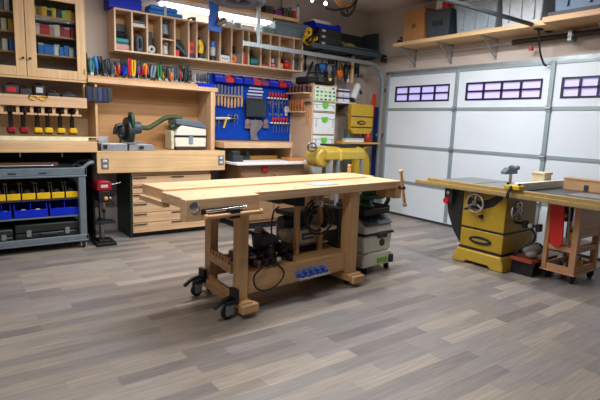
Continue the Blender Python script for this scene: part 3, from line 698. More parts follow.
# ================================================================== CUBBY SHELF
QX0, QX1, QY, QZ0, QZ1 = 1.513, 4.062, 5.60, 2.062, 2.515
t = thing('cubby_shelf', 'long plywood cubby shelf of pigeonholes high on the back wall', 'shelf unit', ((QX0 + QX1) / 2, 5.73, QZ0))
T = .018
part('top_board', B(QX0, QX1, QY, YB - .001, QZ1 - T, QZ1), rose('x'), t); part('bottom_board', B(QX0, QX1, QY, YB - .001, QZ0, QZ0 + T), rose('x'), t)
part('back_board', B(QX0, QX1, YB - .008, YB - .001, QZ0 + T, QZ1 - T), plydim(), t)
divs = [(132.5), 147.5, 161.7, 175, 189, 197, 208.8, 220.4, 232, 243.2, 249.2, 261.5, 271, 280, 294.5]
for x in (QX0 + T / 2, QX1 - T / 2): part('side_board', B(x - T / 2, x + T / 2, QY, YB - .008, QZ0 + T, QZ1 - T), rose(), t)
dx_ = [wx(p, 40, QY) for p in divs]
for x in dx_: part('divider', B(x - T / 2, x + T / 2, QY + .003, YB - .008, QZ0 + T, QZ1 - T), rose(), t)
cells = list(zip([QX0] + dx_, dx_ + [QX1]))
for i, py in ((1, 26), (3, 35)):
    a, b = cells[i]; z = A(140, py, QY).z
    part('half_shelf', B(a + T / 2, b - T / 2, QY + .01, YB - .008, z - .012, z), rose('x'), t)
part('cleat', B(QX0 + .02, QX1 - .0, YB - .03, YB - .001, QZ0 - .08, QZ0 - .001), rose('x'), t)
FZ = QZ0 + T + .001
def cx(i): return (cells[i][0] + cells[i][1]) / 2
def cw_(i): return cells[i][1] - cells[i][0] - T
CY = QY + .05
# folded cloths
t = thing('folded_cloth', 'teal folded cloth on top of pink one in the leftmost pigeonhole', 'cloth', (cx(0), CY, FZ + .07))
part('cloth', B(cx(0) - .075, cx(0) + .075, CY, CY + .16, FZ + .072, FZ + .13).ring_solid([[Vector((cx(0) + s * .07, CY - .01 + q * .02, FZ + .08 + r * .045)) for q, r in ((0, 0), (1, 0), (1, 1), (0, 1))] for s in (-1, 1)]), teal, t, .015)
part('fold_edge', B(cx(0) - .073, cx(0) + .073, CY - .006, CY, FZ + .095, FZ + .105), plain('teal_light', (90, 170, 172), .7), t)
solo('folded_cloth', B(cx(0) - .08, cx(0) + .08, CY, CY + .16, FZ, FZ + .07), pink, 'dusty pink folded cloth at the bottom of the leftmost pigeonhole', 'cloth', bevel=.015)
solo('work_glove', MB().ball((cx(0) + .0, CY + .10, FZ + .17), .05, 1.3, 1, .8).ball((cx(0) + .05, CY + .08, FZ + .18), .02), fabric, 'crumpled dark glove on the teal cloth in the leftmost pigeonhole', 'glove')
def sander(name, x, z, s, bodym, topm, label, cat='sander'):
    t = thing(name, label, cat, (x, CY + .06, z))
    part('pad', B(x - .05 * s, x + .05 * s, CY, CY + .14 * s, z, z + .02 * s), black, t, .004)
    part('body', MB().lathe((x, CY + .07 * s, z + .02 * s), (0, 0, 1), [(0, .045 * s), (.05 * s, .04 * s), (.09 * s, .034 * s), (.13 * s, .04 * s), (.15 * s, .02 * s)], 14), bodym, t)
    part('grip', MB().ball((x, CY + .05 * s, z + .155 * s), .036 * s, 1, 1.5, .7), topm, t)
    return t
z1 = A(140, 26, QY).z + .001
t = thing('small_case', 'white and grey flat case on the half shelf of second pigeonhole', 'case', (cx(1), CY, z1)); part('base', B(cx(1) - .07, cx(1) + .07, CY - .02, CY + .12, z1, z1 + .03), lgrey, t, .006); part('lid', B(cx(1) - .07, cx(1) + .07, CY - .02, CY + .12, z1 + .032, z1 + .06), slate, t, .006)
t = thing('long_sander', 'slate blue long sander upright under the half shelf of second pigeonhole', 'sander', (cx(1), CY, FZ)); part('body', B(cx(1) - .03, cx(1) + .06, CY, CY + .10, FZ, FZ + .19), slate, t, .02); part('handle', MB().tube([(cx(1) + .015, CY, FZ + .05), (cx(1) + .015, CY - .035, FZ + .09), (cx(1) + .015, CY, FZ + .15)], .013), charcoal, t)
t = thing('tape_roll', 'white roll lying at the bottom of the third pigeonhole', 'tape', (cx(2), CY, FZ)); part('roll', MB().torus((cx(2) - .02, CY, FZ + .046), (0, 1, 0), .03, .016), lgrey, t)
t = thing('plunge_router', 'black router standing behind the white roll in third pigeonhole', 'router', (cx(2), CY + .1, FZ)); part('motor', MB().cyl((cx(2), CY + .12, FZ + .02), (cx(2), CY + .12, FZ + .19), .045), charcoal, t); part('base_plate', MB().cyl((cx(2), CY + .12, FZ), (cx(2), CY + .12, FZ + .02), .06), black, t)
for s in (-1, 1): part('knob', MB().ball((cx(2) + s * .058, CY + .10, FZ + .06), .02), black, t)
z3 = A(168, 35, QY).z + .001
sander('orbital_sander', cx(3), z3, .95, bluegrey, slate, 'blue grey palm sander on the half shelf of fourth pigeonhole')
sander('orbital_sander', cx(3), FZ, .85, lgrey, grey, 'pale grey palm sander under the half shelf of fourth pigeonhole')
t = thing('red_box', 'small red box at the bottom of the fifth pigeonhole', 'box', (cx(4) - .05, CY, FZ)); part('carton', B(cells[4][0] + .012, cells[4][0] + .062, CY - .03, CY + .06, FZ, FZ + .075), red, t, .003); part('lid_edge', B(cells[4][0] + .011, cells[4][0] + .063, CY - .031, CY + .061, FZ + .06, FZ + .066), crimson, t)
t = thing('power_planer', 'grey power planer leaning nose down in the fifth pigeonhole', 'power tool', (cx(4) + .03, CY, FZ))
part('body', MB().tube([(cx(4) + .075, CY, FZ + .03), (cx(4) + .01, CY + .03, FZ + .10), (cx(4) - .04, CY + .05, FZ + .15)], .026, 10), slate, t); part('handle', MB().tube([(cx(4) + .04, CY, FZ + .09), (cx(4) + .02, CY, FZ + .15), (cx(4) - .03, CY + .03, FZ + .17)], .012), charcoal, t); part('foot', B(cx(4) + .03, cx(4) + .085, CY - .02, CY + .05, FZ, FZ + .02), black, t)
t = thing('tool_case', 'upright red case on navy box in the narrow sixth pigeonhole', 'case', (cx(5), CY, FZ + .05)); part('case', B(cx(5) - .03, cx(5) + .03, CY - .02, CY + .14, FZ + .051, FZ + .19), red, t, .006); part('clasp', B(cx(5) - .01, cx(5) + .01, CY - .026, CY - .02, FZ + .10, FZ + .13), black, t)
solo('navy_box', B(cx(5) - .04, cx(5) + .04, CY - .02, CY + .14, FZ, FZ + .05), navy, 'small navy box under the red case in the sixth pigeonhole', 'box', bevel=.004)
t = thing('jigsaw', 'yellow and black jigsaw standing in the seventh pigeonhole', 'jigsaw', (cx(6), CY, FZ))
part('motor_body', MB().tube([(cx(6) - .01, CY, FZ + .07), (cx(6) - .0, CY, FZ + .15), (cx(6) - .02, CY + .02, FZ + .22)], .034, 10), tooly, t); part('handle_loop', MB().tube([(cx(6) + .02, CY, FZ + .09), (cx(6) + .05, CY - .01, FZ + .15), (cx(6) + .01, CY, FZ + .21)], .012), black, t); part('shoe', B(cx(6) - .06, cx(6) + .06, CY - .03, CY + .06, FZ, FZ + .012), steel, t); part('gear_head', B(cx(6) - .03, cx(6) + .03, CY - .02, CY + .04, FZ + .012, FZ + .075), black, t, .006)
t = thing('trim_router', 'blue and silver trim router upright in the eighth pigeonhole', 'router', (cx(7), CY, FZ))
part('base', MB().cyl((cx(7), CY, FZ), (cx(7), CY, FZ + .06), .04, .03), black, t); part('motor', MB().lathe((cx(7), CY, FZ + .06), (0, 0, 1), [(0, .03), (.03, .033), (.10, .033), (.11, .02)], 14), lgrey, t); part('cap', MB().cyl((cx(7), CY, FZ + .17), (cx(7), CY, FZ + .23), .034, .028), skyblue, t)
t = thing('white_radio', 'white boxy device with dark buttons in the ninth pigeonhole', 'device', (cx(8), CY, FZ)); part('case', B(cx(8) - .075, cx(8) + .075, CY - .02, CY + .1, FZ, FZ + .085), white, t, .01)
for s in (-1, 0, 1): part('button', B(cx(8) + s * .03 - .008, cx(8) + s * .03 + .008, CY - .024, CY - .02, FZ + .03, FZ + .055), bluegrey, t)
part('dark_tray', B(cx(8) - .06, cx(8) + .06, CY, CY + .1, FZ + .086, FZ + .11), charcoal, t, .004)
t = thing('sanding_discs', 'stack of orange sanding discs leaning in the tenth pigeonhole', 'sanding disc', (cx(9) - .03, CY, FZ)); part('disc', MB().cyl((cx(9) - .035, CY, FZ + .055), (cx(9) - .025, CY + .03, FZ + .055), .052, n=20), orange, t); part('center_hole', MB().cyl((cx(9) - .036, CY - .001, FZ + .055), (cx(9) - .035, CY + .001, FZ + .055), .012), charcoal, t)
t = thing('sanding_discs', 'stack of grey sanding discs leaning in the tenth pigeonhole', 'sanding disc', (cx(9) + .03, CY, FZ)); part('disc', MB().cyl((cx(9) + .02, CY + .02, FZ + .07), (cx(9) + .04, CY + .04, FZ + .07), .066, n=20), grey, t); part('center_hole', MB().cyl((cx(9) + .019, CY + .019, FZ + .07), (cx(9) + .020, CY + .02, FZ + .07), .012), charcoal, t)
t = thing('red_canister', 'red canister with pink cap in the narrow eleventh pigeonhole', 'canister', (cx(10), CY, FZ)); part('can', MB().cyl((cx(10), CY, FZ), (cx(10), CY, FZ + .13), .026), red, t); part('cap', MB().lathe((cx(10), CY, FZ + .13), (0, 0, 1), [(0, .02), (.03, .02), (.035, .012)], 12), pink, t)
t = thing('teal_drill', 'teal tool body lying in the twelfth pigeonhole', 'power tool', (cx(11), CY, FZ)); part('body', MB().lathe((cx(11) - .05, CY, FZ + .045), (1, 0, .1), [(0, .03), (.03, .042), (.09, .042), (.12, .025)], 12), teal, t); part('grip', MB().tube([(cx(11) - .01, CY, FZ + .08), (cx(11) - .01, CY + .02, FZ + .14)], .02), dgreen, t)
t = thing('red_tool', 'low red tool in the thirteenth pigeonhole', 'power tool', (cx(12), CY, FZ)); part('body', B(cx(12) - .05, cx(12) + .05, CY - .02, CY + .06, FZ + .012, FZ + .05), crimson, t, .012); part('sole', B(cx(12) - .055, cx(12) + .055, CY - .025, CY + .065, FZ, FZ + .012), lgrey, t)
t = thing('blue_tool', 'grey and blue finger sander in the fourteenth pigeonhole', 'power tool', (cx(13), CY, FZ)); part('body', MB().lathe((cx(13) - .005, CY, FZ), (0, 0, 1), [(0, .032), (.04, .03), (.07, .02), (.10, .024), (.12, .014)], 12), lgrey, t); part('collar', MB().cyl((cx(13) - .005, CY, FZ + .045), (cx(13) - .005, CY, FZ + .06), .033), navy, t); part('red_base', B(cx(13) - .045, cx(13) + .045, CY - .03, CY - .034, FZ, FZ + .025), red, t)
t = thing('wooden_mallet', 'pale wooden mallet with slanted handle beside the red bag', 'mallet', (cx(14) - .06, CY, FZ))
a_, b_ = A(279.5, 66, CY), A(290.5, 43, CY + .06); a_ = Vector((cells[14][0] + .035, CY, FZ + .03)); b_ = Vector((cells[14][0] + .13, CY + .06, FZ + .33))
part('handle', MB().cyl(a_ + Vector((0, 0, .04)), b_, .012, .010), beech('z'), t); part('head', B(cells[14][0] + .012, cells[14][0] + .07, CY - .04, CY + .05, FZ, FZ + .072), beech('y'), t, .006)
t = thing('red_pouch', 'crumpled red pouch in the pigeonhole near the right end', 'pouch', (cx(14) + .05, CY, FZ)); part('pouch', MB().ball((cx(14) + .045, CY + .03, FZ + .055), .062, 1.1, .9, .88), red, t); part('drawstring', MB().torus((cx(14) + .045, CY + .02, FZ + .112), (0, 0, 1), .025, .008, 14, 6), pink, t)
t = thing('grey_box', 'tall dark grey box in the rightmost pigeonhole', 'box', (cx(15), CY, FZ)); part('carton', B(cx(15) - .035, cx(15) + .035, CY, CY + .14, FZ, FZ + .25), slate, t, .004); part('lid', B(cx(15) - .038, cx(15) + .038, CY - .003, CY + .143, FZ + .251, FZ + .29), charcoal, t, .004)

# dark cases pushed to the back of the pigeonholes
for k, (i, w, h, mt, cn) in enumerate(((0, .14, .30, charcoal, 'charcoal'), (2, .11, .27, slate, 'slate'), (4, .12, .22, charcoal, 'charcoal'), (6, .09, .28, dgreen, 'dark green'), (7, .10, .17, charcoal, 'charcoal'), (8, .12, .20, slate, 'slate'), (9, .10, .24, black, 'black'), (11, .13, .22, charcoal, 'charcoal'), (12, .10, .26, slate, 'slate'), (13, .09, .22, black, 'black'), (14, .12, .25, plain('case_maroon', (84, 36, 40), .5), 'maroon'))):
    x = cx(i); w = min(w, cw_(i) - .01)
    c_ = thing('back_case', '%s upright case at the back of pigeonhole %s from left' % (cn, ['first', '', 'third', '', 'fifth', '', 'seventh', 'eighth', 'ninth', 'tenth', '', 'twelfth', 'thirteenth', 'fourteenth', 'fifteenth'][i]), 'case', (x, 5.8, FZ), 0)
    part('base', B(x - w / 2, x + w / 2, 5.775 if i not in (2,) else 5.835, 5.858, FZ, FZ + h * .7), mt, c_, .006); part('lid', B(x - w / 2, x + w / 2, 5.775 if i not in (2,) else 5.835, 5.858, FZ + h * .71, FZ + h), mt, c_, .006)
# ---- on top of the cubby shelf
TZ = QZ1 + .001
t = thing('blue_crate', 'royal blue crate on the left end of the cubby shelf', 'crate', (1.6, 5.72, TZ))
x0, x1 = wx(109, 6, 5.62), wx(141, 8, 5.62)
m = MB(); m.box(x0, x1, 5.61, 5.84, TZ, TZ + .012); m.box(x0, x1, 5.61, 5.622, TZ + .012, TZ + .20); m.box(x0, x1, 5.828, 5.84, TZ + .012, TZ + .20); m.box(x0, x0 + .012, 5.622, 5.828, TZ + .012, TZ + .2); m.box(x1 - .012, x1, 5.622, 5.828, TZ + .012, TZ + .2)
part('tub', m, blue, t)
for z in (.05, .10, .15): part('rib', B(x0 - .004, x1 + .004, 5.604, 5.61, TZ + z - .008, TZ + z + .008), blue, t)
part('rim', MB().box(x0 - .012, x1 + .012, 5.60, 5.612, TZ + .185, TZ + .2), blue, t, .003)
x0, x1 = wx(148, 12, 5.64), wx(183, 15, 5.64)
t = thing('tarp_bundle', 'folded bright blue tarp bundle on top of the cubby shelf', 'tarp', ((x0 + x1) / 2, 5.72, TZ))
part('lower_fold', B(x0, x1, 5.62, 5.84, TZ, TZ + .055), skyblue, t, .022); part('upper_fold', B(x0 + .02, x1 - .06, 5.63, 5.83, TZ + .056, TZ + .11), plain('sky_blue_pale', (58, 134, 214), .45), t, .022); part('strap', B(x0 + .18, x0 + .21, 5.616, 5.84, TZ - .0, TZ + .113), lgrey, t)
sx_ = wx(192, 13, 5.66)
t = thing('shop_clamp', 'small dark clamp lying on the cubby shelf right of the tarp', 'clamp', (sx_, 5.66, TZ)); part('body', MB().tube([(sx_ - .06, 5.66, TZ + .012), (sx_, 5.66, TZ + .04), (sx_ + .05, 5.66, TZ + .03)], .012), charcoal, t); part('jaw', B(sx_ + .0, sx_ + .045, 5.64, 5.68, TZ, TZ + .05), slate, t, .006)
for i, (a, b, h, mt, lab) in enumerate(((224, 232, .05, lgrey, 'low white carton on cubby shelf just right of the blue post'), (234, 240, .06, bluegrey, 'blue grey small box beside the low white carton on cubby shelf'), (242, 254, .045, white, 'flat white box on cubby shelf in front of the lit tube'), (262, 275, .07, plain('teal_grey', (110, 140, 142), .5), 'teal grey flat box left of the big grey tote on cubby shelf'))):
    x0, x1 = wx(a, 25, 5.66), wx(b, 27, 5.66); t = thing('small_carton', lab, 'box', ((x0 + x1) / 2, 5.7, TZ)); part('carton', B(x0, x1, 5.64, 5.78, TZ, TZ + h), mt, t, .004); part('lid', B(x0 - .002, x1 + .002, 5.638, 5.782, TZ + h, TZ + h + .012), lgrey, t, .003)
x0, x1 = wx(276, 30, 5.6), wx(312, 34, 5.6)
tote('storage_tote', 5.60, 5.85, x0 - .01, x1 + .03, TZ, .198, plain('tote_steel', (104, 124, 138), .45), plain('tote_steel_lid', (116, 134, 148), .45), 'large blue grey tote on the right end of the cubby shelf', 'storage tote', 0)

# ---- upper plank with clutter, lit tube beneath it
PZ = 2.765
t = thing('upper_plank', 'thick light plank hung above the cubby shelf under the ceiling', 'shelf', (3.3, 5.6, PZ - .045))
ux0, ux1 = wx(150, 6, 5.60), wx(299, 18, 5.60)
part('plank', B(ux0, ux1, 5.60, 5.83, PZ - .045, PZ), pine(), t, .004)
for x in (ux0 + .4, ux0 + 1.2, ux1 - .12): part('hanger_strap', B(x - .012, x + .012, 5.835, 5.84, PZ - .045, ZC), galv, t); 
for x in (ux0 + .4, ux0 + 1.2, ux1 - .12): part('wall_bracket', B(x - .02, x + .02, 5.83, YB - .001, PZ - .16, PZ - .046), galv, t)
for i, (a, b, h, mt, lab) in enumerate(((265, 273, .10, charcoal, 'charcoal case on the high plank, leftmost dark one'), (274, 282, .075, purple, 'dark purple low box on the high plank'), (283, 288, .12, charcoal, 'dark narrow case on the high plank left of green bottle'),)):
    x0, x1 = wx(a, 10, 5.64), wx(b, 10, 5.64); t = thing('dark_case', lab, 'case', ((x0 + x1) / 2, 5.7, PZ)); part('base', B(x0, x1, 5.63, 5.8, PZ + .001, PZ + h * .55), plain('dark_mauve', (62, 52, 60), .5) if i != 1 else mt, t, .006); part('lid', B(x0, x1, 5.63, 5.8, PZ + h * .56, PZ + h), mt, t, .006)
def bottle(px, py, Y, z, h, r, mt, capm, label):
    x = wx(px, py, Y); t = thing('bottle', label, 'bottle', (x, Y, z))
    part('body', MB().lathe((x, Y, z + .001), (0, 0, 1), [(0, r * .9), (.01, r), (h * .62, r), (h * .78, r * .45), (h * .85, r * .4)], 14), mt, t); part('cap', MB().cyl((x, Y, z + h * .85), (x, Y, z + h), r * .45, r * .4), capm, t)
bottle(290, 12, 5.68, PZ, .15, .026, green, black, 'small green bottle on the high plank near its right end')
bottle(294, 15, 5.64, PZ, .13, .03, red, white, 'red bottle on the high plank beside blue capped one')
bottle(297.5, 12, 5.64, PZ, .20, .03, lgrey, blue, 'pale bottle with blue cap at the end of the high plank')
tb = A(220, 15, 5.60)
t = thing('tube_lamp', 'bright white fluorescent tube lamp under the high plank', 'lamp', ((ux0 + ux1) / 2, 5.7, PZ - .1))
part('housing', B(2.05, 3.58, 5.64, 5.79, PZ - .085, PZ - .046), white, t)
for y in (5.675, 5.755): part('tube', MB().cyl((2.08, y, PZ - .105), (3.55, y, PZ - .105), .019, n=12), emit('tube_white', (255, 250, 246), 7), t)

# ---- blue post with clamp in front of the cubby, grey duct and bulbs near the ceiling
bx0, bx1 = wx(209.5, 15, 5.40), wx(220, 15, 5.40)
bz = A(215, 32, 5.40).z
t = thing('hanging_post', 'bright blue flat post hanging from ceiling before the cubby shelf', 'post', ((bx0 + bx1) / 2, 5.42, bz))
bm_ = plain('post_blue', (24, 96, 200), .4)
part('bar', B(bx0 + .012, bx1 - .01, 5.41, 5.45, bz + .12, ZC), bm_, t, .004)
part('bracket', MB().prism([(bx0 - .01, bz + .01), (bx1 + .015, bz), (bx1 + .015, bz + .05), (bx1 - .0, bz + .15), (bx0 - .01, bz + .18)], 'y', 5.385, 5.41), bm_, t, .003)
c = Vector(((bx0 + bx1) / 2 + .06, 5.375, bz + .12))
part('clamp', MB().cyl(c + Vector((-.035, .0, -.03)), c + Vector((.06, -.02, .03)), .035), steel, t, .004)
part('clamp_screw', MB().cyl(c + Vector((-.05, -.04, -.05)), c + Vector((-.02, .0, .05)), .010), brass, t)
p = A(238, -1, 4.7)
t = thing('hose_reel', 'grey coil of hose on a round reel just under the ceiling', 'hose reel', (p.x, 4.7, p.z))
dm_ = plain('duct_grey', (112, 118, 132), .5)
for k, (R_, z_) in enumerate(((.25, 0), (.26, .085), (.17, .0))): part('hose_coil', MB().torus((p.x, 4.7, p.z + z_), (0, 0, 1), R_, .042, 28, 10), dm_, t)
part('reel_plate', MB().cyl((p.x, 4.7, p.z + .03), (p.x, 4.7, p.z + .05), .2, n=24), slate, t)
part('spindle', MB().cyl((p.x, 4.7, p.z - .02), (p.x, 4.7, ZC), .03), galv, t)
for (px, py, c, lab) in ((312, 0, (255, 250, 245), 'left of the two bare glowing bulbs under the ceiling'), (325.5, 3.5, (255, 235, 215), 'right of the two bare glowing bulbs under the ceiling')):
    p = A(px, py, 5.3)
    t = thing('bare_bulb', lab, 'bulb', p); part('bulb', MB().ball(p, .022, 1, 1, 1.15), emit('bulb_glow', c, 16), t); part('socket', MB().cyl(p + Vector((0, 0, .022)), p + Vector((0, 0, .07)), .014), white, t); part('cord', MB().cyl(p + Vector((0, 0, .07)), (p.x, p.y, ZC), .004), white, t)
# ================================================================== BLUE TOOL BOARD
PX0, PX1, PZ0, PZ1 = 2.735, 4.052, 1.095, 1.95
PF = YB - .02
t = thing('tool_board', 'large blue tool board on the back wall right of the saw bay', 'tool board', ((PX0 + PX1) / 2, YB, PZ0))
part('panel', B(PX0, PX1, PF, YB - .001, PZ0, PZ1), pegblue, t)
for z in (PZ0 + .008, PZ1 - .008): part('edge_strip', B(PX0, PX1, PF - .004, PF, z - .008, z + .008), plain('board_edge', (24, 46, 120), .5), t)
RX = lambda px, py: A(px, py, PF)
g = 'small bins along the top of the blue board'
binlist = [(215, 226, blue, 'blue'), (226, 234, red, 'red'), (235, 243, blue, 'blue'), (244, 254, blue, 'blue'), (254, 261.5, red, 'red'), (262, 269, purple, 'violet'), (270, 279, blue, 'blue'), (280, 286.5, red, 'red'), (287, 293, blue, 'blue')]
for i, (a, b, mt, cn) in enumerate(binlist):
    x0, x1 = wx(a, 76, 5.77) + .003, wx(b, 80, 5.77) - .003; z = 1.845
    bb = bin('hanging_bin', x0, x1, 5.765, PF - .006, z, .10, mt, '%s small bin hung along the top of blue board, %s from the left' % (cn, ORD[i]), 'bin', g, .6)
    part('contents', B(x0 + .01, x1 - .01, 5.775, PF - .02, z + .006, z + .07), slate if i % 2 else grey, bb)
# chisels in a wooden rack
t = thing('chisel_rack', 'pale wood strip rack holding the row of chisels on blue board', 'rack', (3.0, 5.82, 1.69))
zr = RX(228, 95).z
part('strip', B(wx(212, 95, 5.8), wx(243, 96, 5.8), PF - .05, PF - .001, zr - .022, zr + .0), maple(), t, .003)
pc = None
for i in range(9):
    x = wx(214.2 + i * 3.35, 95, 5.82); lab = 'chisel with wood handle in the row on blue board, %s from left' % ORD[i]
    if pc is None:
        pc = thing('chisel', lab, 'chisel', (x, PF - .0535, zr), 0, 'chisels on the blue board', local=True)
        part('blade', B(-.013, .013, -.003, .003, -.02, .115), chrome, pc); part('handle', MB().lathe((0, 0, -.02), (0, 0, -1), [(0, .010), (.02, .014), (.09, .016), (.13, .013), (.14, .008)], 12), wood('ash_handle', (196, 158, 110), 'z'), pc); part('ferrule', MB().cyl((0, 0, -.022), (0, 0, -.04), .0155, n=12), brass, pc)
    else: dup(pc, (x, PF - .0535, zr + .012 * math.sin(i)), None, lab)
x = wx(211.5, 95, 5.81); t = thing('round_dial', 'white round disc at the left end of the chisel row', 'disc', (x, PF - .02, zr)); part('disc', MB().cyl((x + .01, PF - .001, zr + .02), (x + .01, PF - .03, zr + .02), .045, n=20), white, t); part('hub', MB().cyl((x + .01, PF - .03, zr + .02), (x + .01, PF - .036, zr + .02), .012), steel, t)
# rulers, gold square and flat screen
for i, py in enumerate((88, 91.2, 94.4)):
    a, b = RX(249 - i, py), RX(262 + (i % 2), py + .6)
    solo('steel_rule', B(a.x, b.x, PF - .012, PF - .001, (a.z + b.z) / 2 - .011, (a.z + b.z) / 2 + .011), plain('rule_white', (222, 224, 226), .35, .2), ('top', 'middle', 'bottom')[i] + ' of three pale straight rules above the dark screen', 'ruler')
a, b = RX(247, 97), RX(262, 98)
solo('brass_bar', B(a.x, b.x, PF - .014, PF - .001, a.z - .012, a.z + .006), brass, 'short golden bar just above the dark screen on blue board', 'bar')
p0, p1 = A(246.5, 98.5, 5.76), A(266.5, 117.5, 5.76)
t = thing('flat_screen', 'dark switched off screen mounted on the blue tool board', 'screen', ((p0.x + p1.x) / 2, 5.77, p1.z))
part('bezel', B(p0.x, p1.x, 5.765, 5.80, p1.z, p0.z), black, t, .004); part('display', B(p0.x + .014, p1.x - .014, 5.762, 5.765, p1.z + .014, p0.z - .014), plain('screen_dark', (44, 52, 56), .18), t); part('wall_mount', B((p0.x + p1.x) / 2 - .05, (p0.x + p1.x) / 2 + .05, 5.80, PF - .001, (p0.z + p1.z) / 2 - .05, (p0.z + p1.z) / 2 + .05), iron, t)
# grey rag
p0, p1 = A(249, 119, 5.80), A(261.5, 139.5, 5.80); xm_ = (p0.x + p1.x) / 2
t = thing('hanging_rag', 'crumpled grey rag hanging under the dark screen', 'rag', (xm_, 5.82, p1.z))
m = MB(); rings = []
for k in range(9):
    f = k / 8; z = p0.z - .01 + (p1.z - p0.z) * f; w = (.5 * abs(p1.x - p0.x)) * (.75 + .3 * math.sin(f * 5 + 1))
    rings.append([Vector((xm_ + .02 * math.sin(f * 7) + w * math.cos(a) * (1 + .12 * math.sin(3 * a + f * 6)), 5.815 + (.022 + .008 * math.sin(4 * a + f * 5)) * math.sin(a), z)) for a in [2 * PI * j / 18 for j in range(18)]])
m.ring_solid(rings); part('cloth', m, rag, t); part('hook', MB().cyl((xm_, PF - .001, p0.z), (xm_, 5.80, p0.z), .008), steel, t)
for s, cn in ((-1, 'left'), (1, 'right')):
    q = A(247.5 if s < 0 else 266, 121, 5.81)
    t = thing('work_glove', 'pinkish grey glove hanging beside the rag, %s one' % cn, 'glove', q); part('palm', MB().ball(q + Vector((0, 0, -.02)), .045, .9, .45, 1.1), plain('glove_mauve', (134, 112, 118), .9), t)
    for k in range(4): part('finger', MB().tube([q + Vector((-.03 + k * .02, 0, -.05)), q + Vector((-.034 + k * .023, -.004, -.10))], .010, 7), plain('glove_mauve', (134, 112, 118), .9), t)
# red handled drivers, two rows on white strips
for r_, (pa, py, n, x0p, stepp) in enumerate(((98.4, 95, 7, 270, 2.9), (122.8, 120.4, 6, 273, 2.8))):
    z = RX(279, pa).z; nm = ('upper', 'lower')[r_]
    t = thing('driver_rack', 'white strip rack for the %s row of red handles on blue board' % nm, 'rack', (3.8, 5.83, z)); part('strip', B(wx(268 if r_ == 0 else 271, pa, 5.81), wx(288.5, pa, 5.81), PF - .045, PF - .001, z - .015, z + .006), white, t, .002)
    proto_ = None
    for i in range(n):
        lab = 'red handled driver in the %s rack on blue board, %s from left' % (nm, ORD[i]); loc = (wx(x0p + i * stepp, pa, 5.82), PF - .022, z + .0065)
        if proto_ is None:
            proto_ = thing('hand_driver', lab, 'screwdriver', loc, 0, 'red handled drivers on the blue board', local=True)
            part('handle', MB().lathe((0, 0, 0), (0, 0, 1), [(0, .012), (.01, .016), (.055, .017), (.068, .010)], 10), red, proto_); part('shaft', MB().cyl((0, -.028, -.016), (0, -.028, -.15), .0045), steel, proto_); part('collar', MB().cyl((0, -.028, -.016), (0, -.010, .01), .008), black, proto_)
        else: dup(proto_, loc, None, lab)
# assorted steel tools hung between the racks
for i, (px, py, h) in enumerate(((269.5, 104, .13), (272.5, 103, .16), (275.5, 105, .12), (278.5, 103, .17), (281.5, 104, .14))):
    p = RX(px, py); t = thing('open_wrench', 'steel wrench hung on blue board between red racks, %s from left' % ORD[i], 'wrench', (p.x, PF - .01, p.z), 0, 'wrenches on the blue board')
    part('shaft', B(p.x - .007, p.x + .007, PF - .010, PF - .001, p.z - h, p.z), steel if i % 2 else iron, t, .002); part('jaw', MB().torus((p.x, PF - .007, p.z + .014), (0, 1, 0), .015, .006, 14, 6), steel, t); part('ring_end', MB().torus((p.x, PF - .007, p.z - h - .010), (0, 1, 0), .012, .005, 14, 6), steel, t)
p = RX(286, 109.5); t = thing('tape_roll', 'white tape roll hung at the right edge of the blue board', 'tape', p); part('roll', MB().lathe((p.x, PF - .035, p.z), (0, 1, 0), [(0, .045), (.03, .045)], 20), white, t); part('core', MB().cyl((p.x, PF - .0365, p.z), (p.x, PF - .0352, p.z), .02), lgrey, t); part('tail', B(p.x - .02, p.x + .02, PF - .01, PF - .006, p.z - .09, p.z - .04), white, t)
# glue gun and calipers lower left
p = RX(222, 118)
t = thing('caulking_gun', 'yellow and white caulking gun hung on the lower blue board', 'caulking gun', p)
part('barrel', MB().cyl((p.x - .11, PF - .03, p.z - .005), (p.x + .10, PF - .03, p.z - .0), .017), cream, t); part('rod', MB().cyl((p.x + .10, PF - .03, p.z), (p.x + .19, PF - .03, p.z), .006), steel, t); part('grip', MB().tube([(p.x + .05, PF - .03, p.z - .01), (p.x + .03, PF - .03, p.z - .07), (p.x + .01, PF - .03, p.z - .13)], .014), tooly, t); part('trigger', MB().tube([(p.x + .01, PF - .03, p.z - .01), (p.x - .01, PF - .03, p.z - .08)], .008), black, t)
for i, (px, py, mt, cn) in enumerate(((213, 120, iron, 'black'), (216.5, 121, steel, 'steel'), (229, 117, steel, 'bright steel'), (232, 119, iron, 'dark'), (235.5, 117, grey, 'grey'))):
    p = RX(px, py); t = thing('clamp', '%s small clamp hung low on the blue board, %s from left' % (cn, ORD[i]), 'clamp', p, 0, 'clamps on the blue board'); part('frame', MB().tube([(p.x - .02, PF - .02, p.z - .06), (p.x - .025, PF - .02, p.z + .02), (p.x + .02, PF - .02, p.z + .02), (p.x + .02, PF - .02, p.z - .03)], .008), mt, t); part('screw', MB().cyl((p.x + .02, PF - .02, p.z - .10), (p.x + .02, PF - .02, p.z - .03), .004), steel, t)

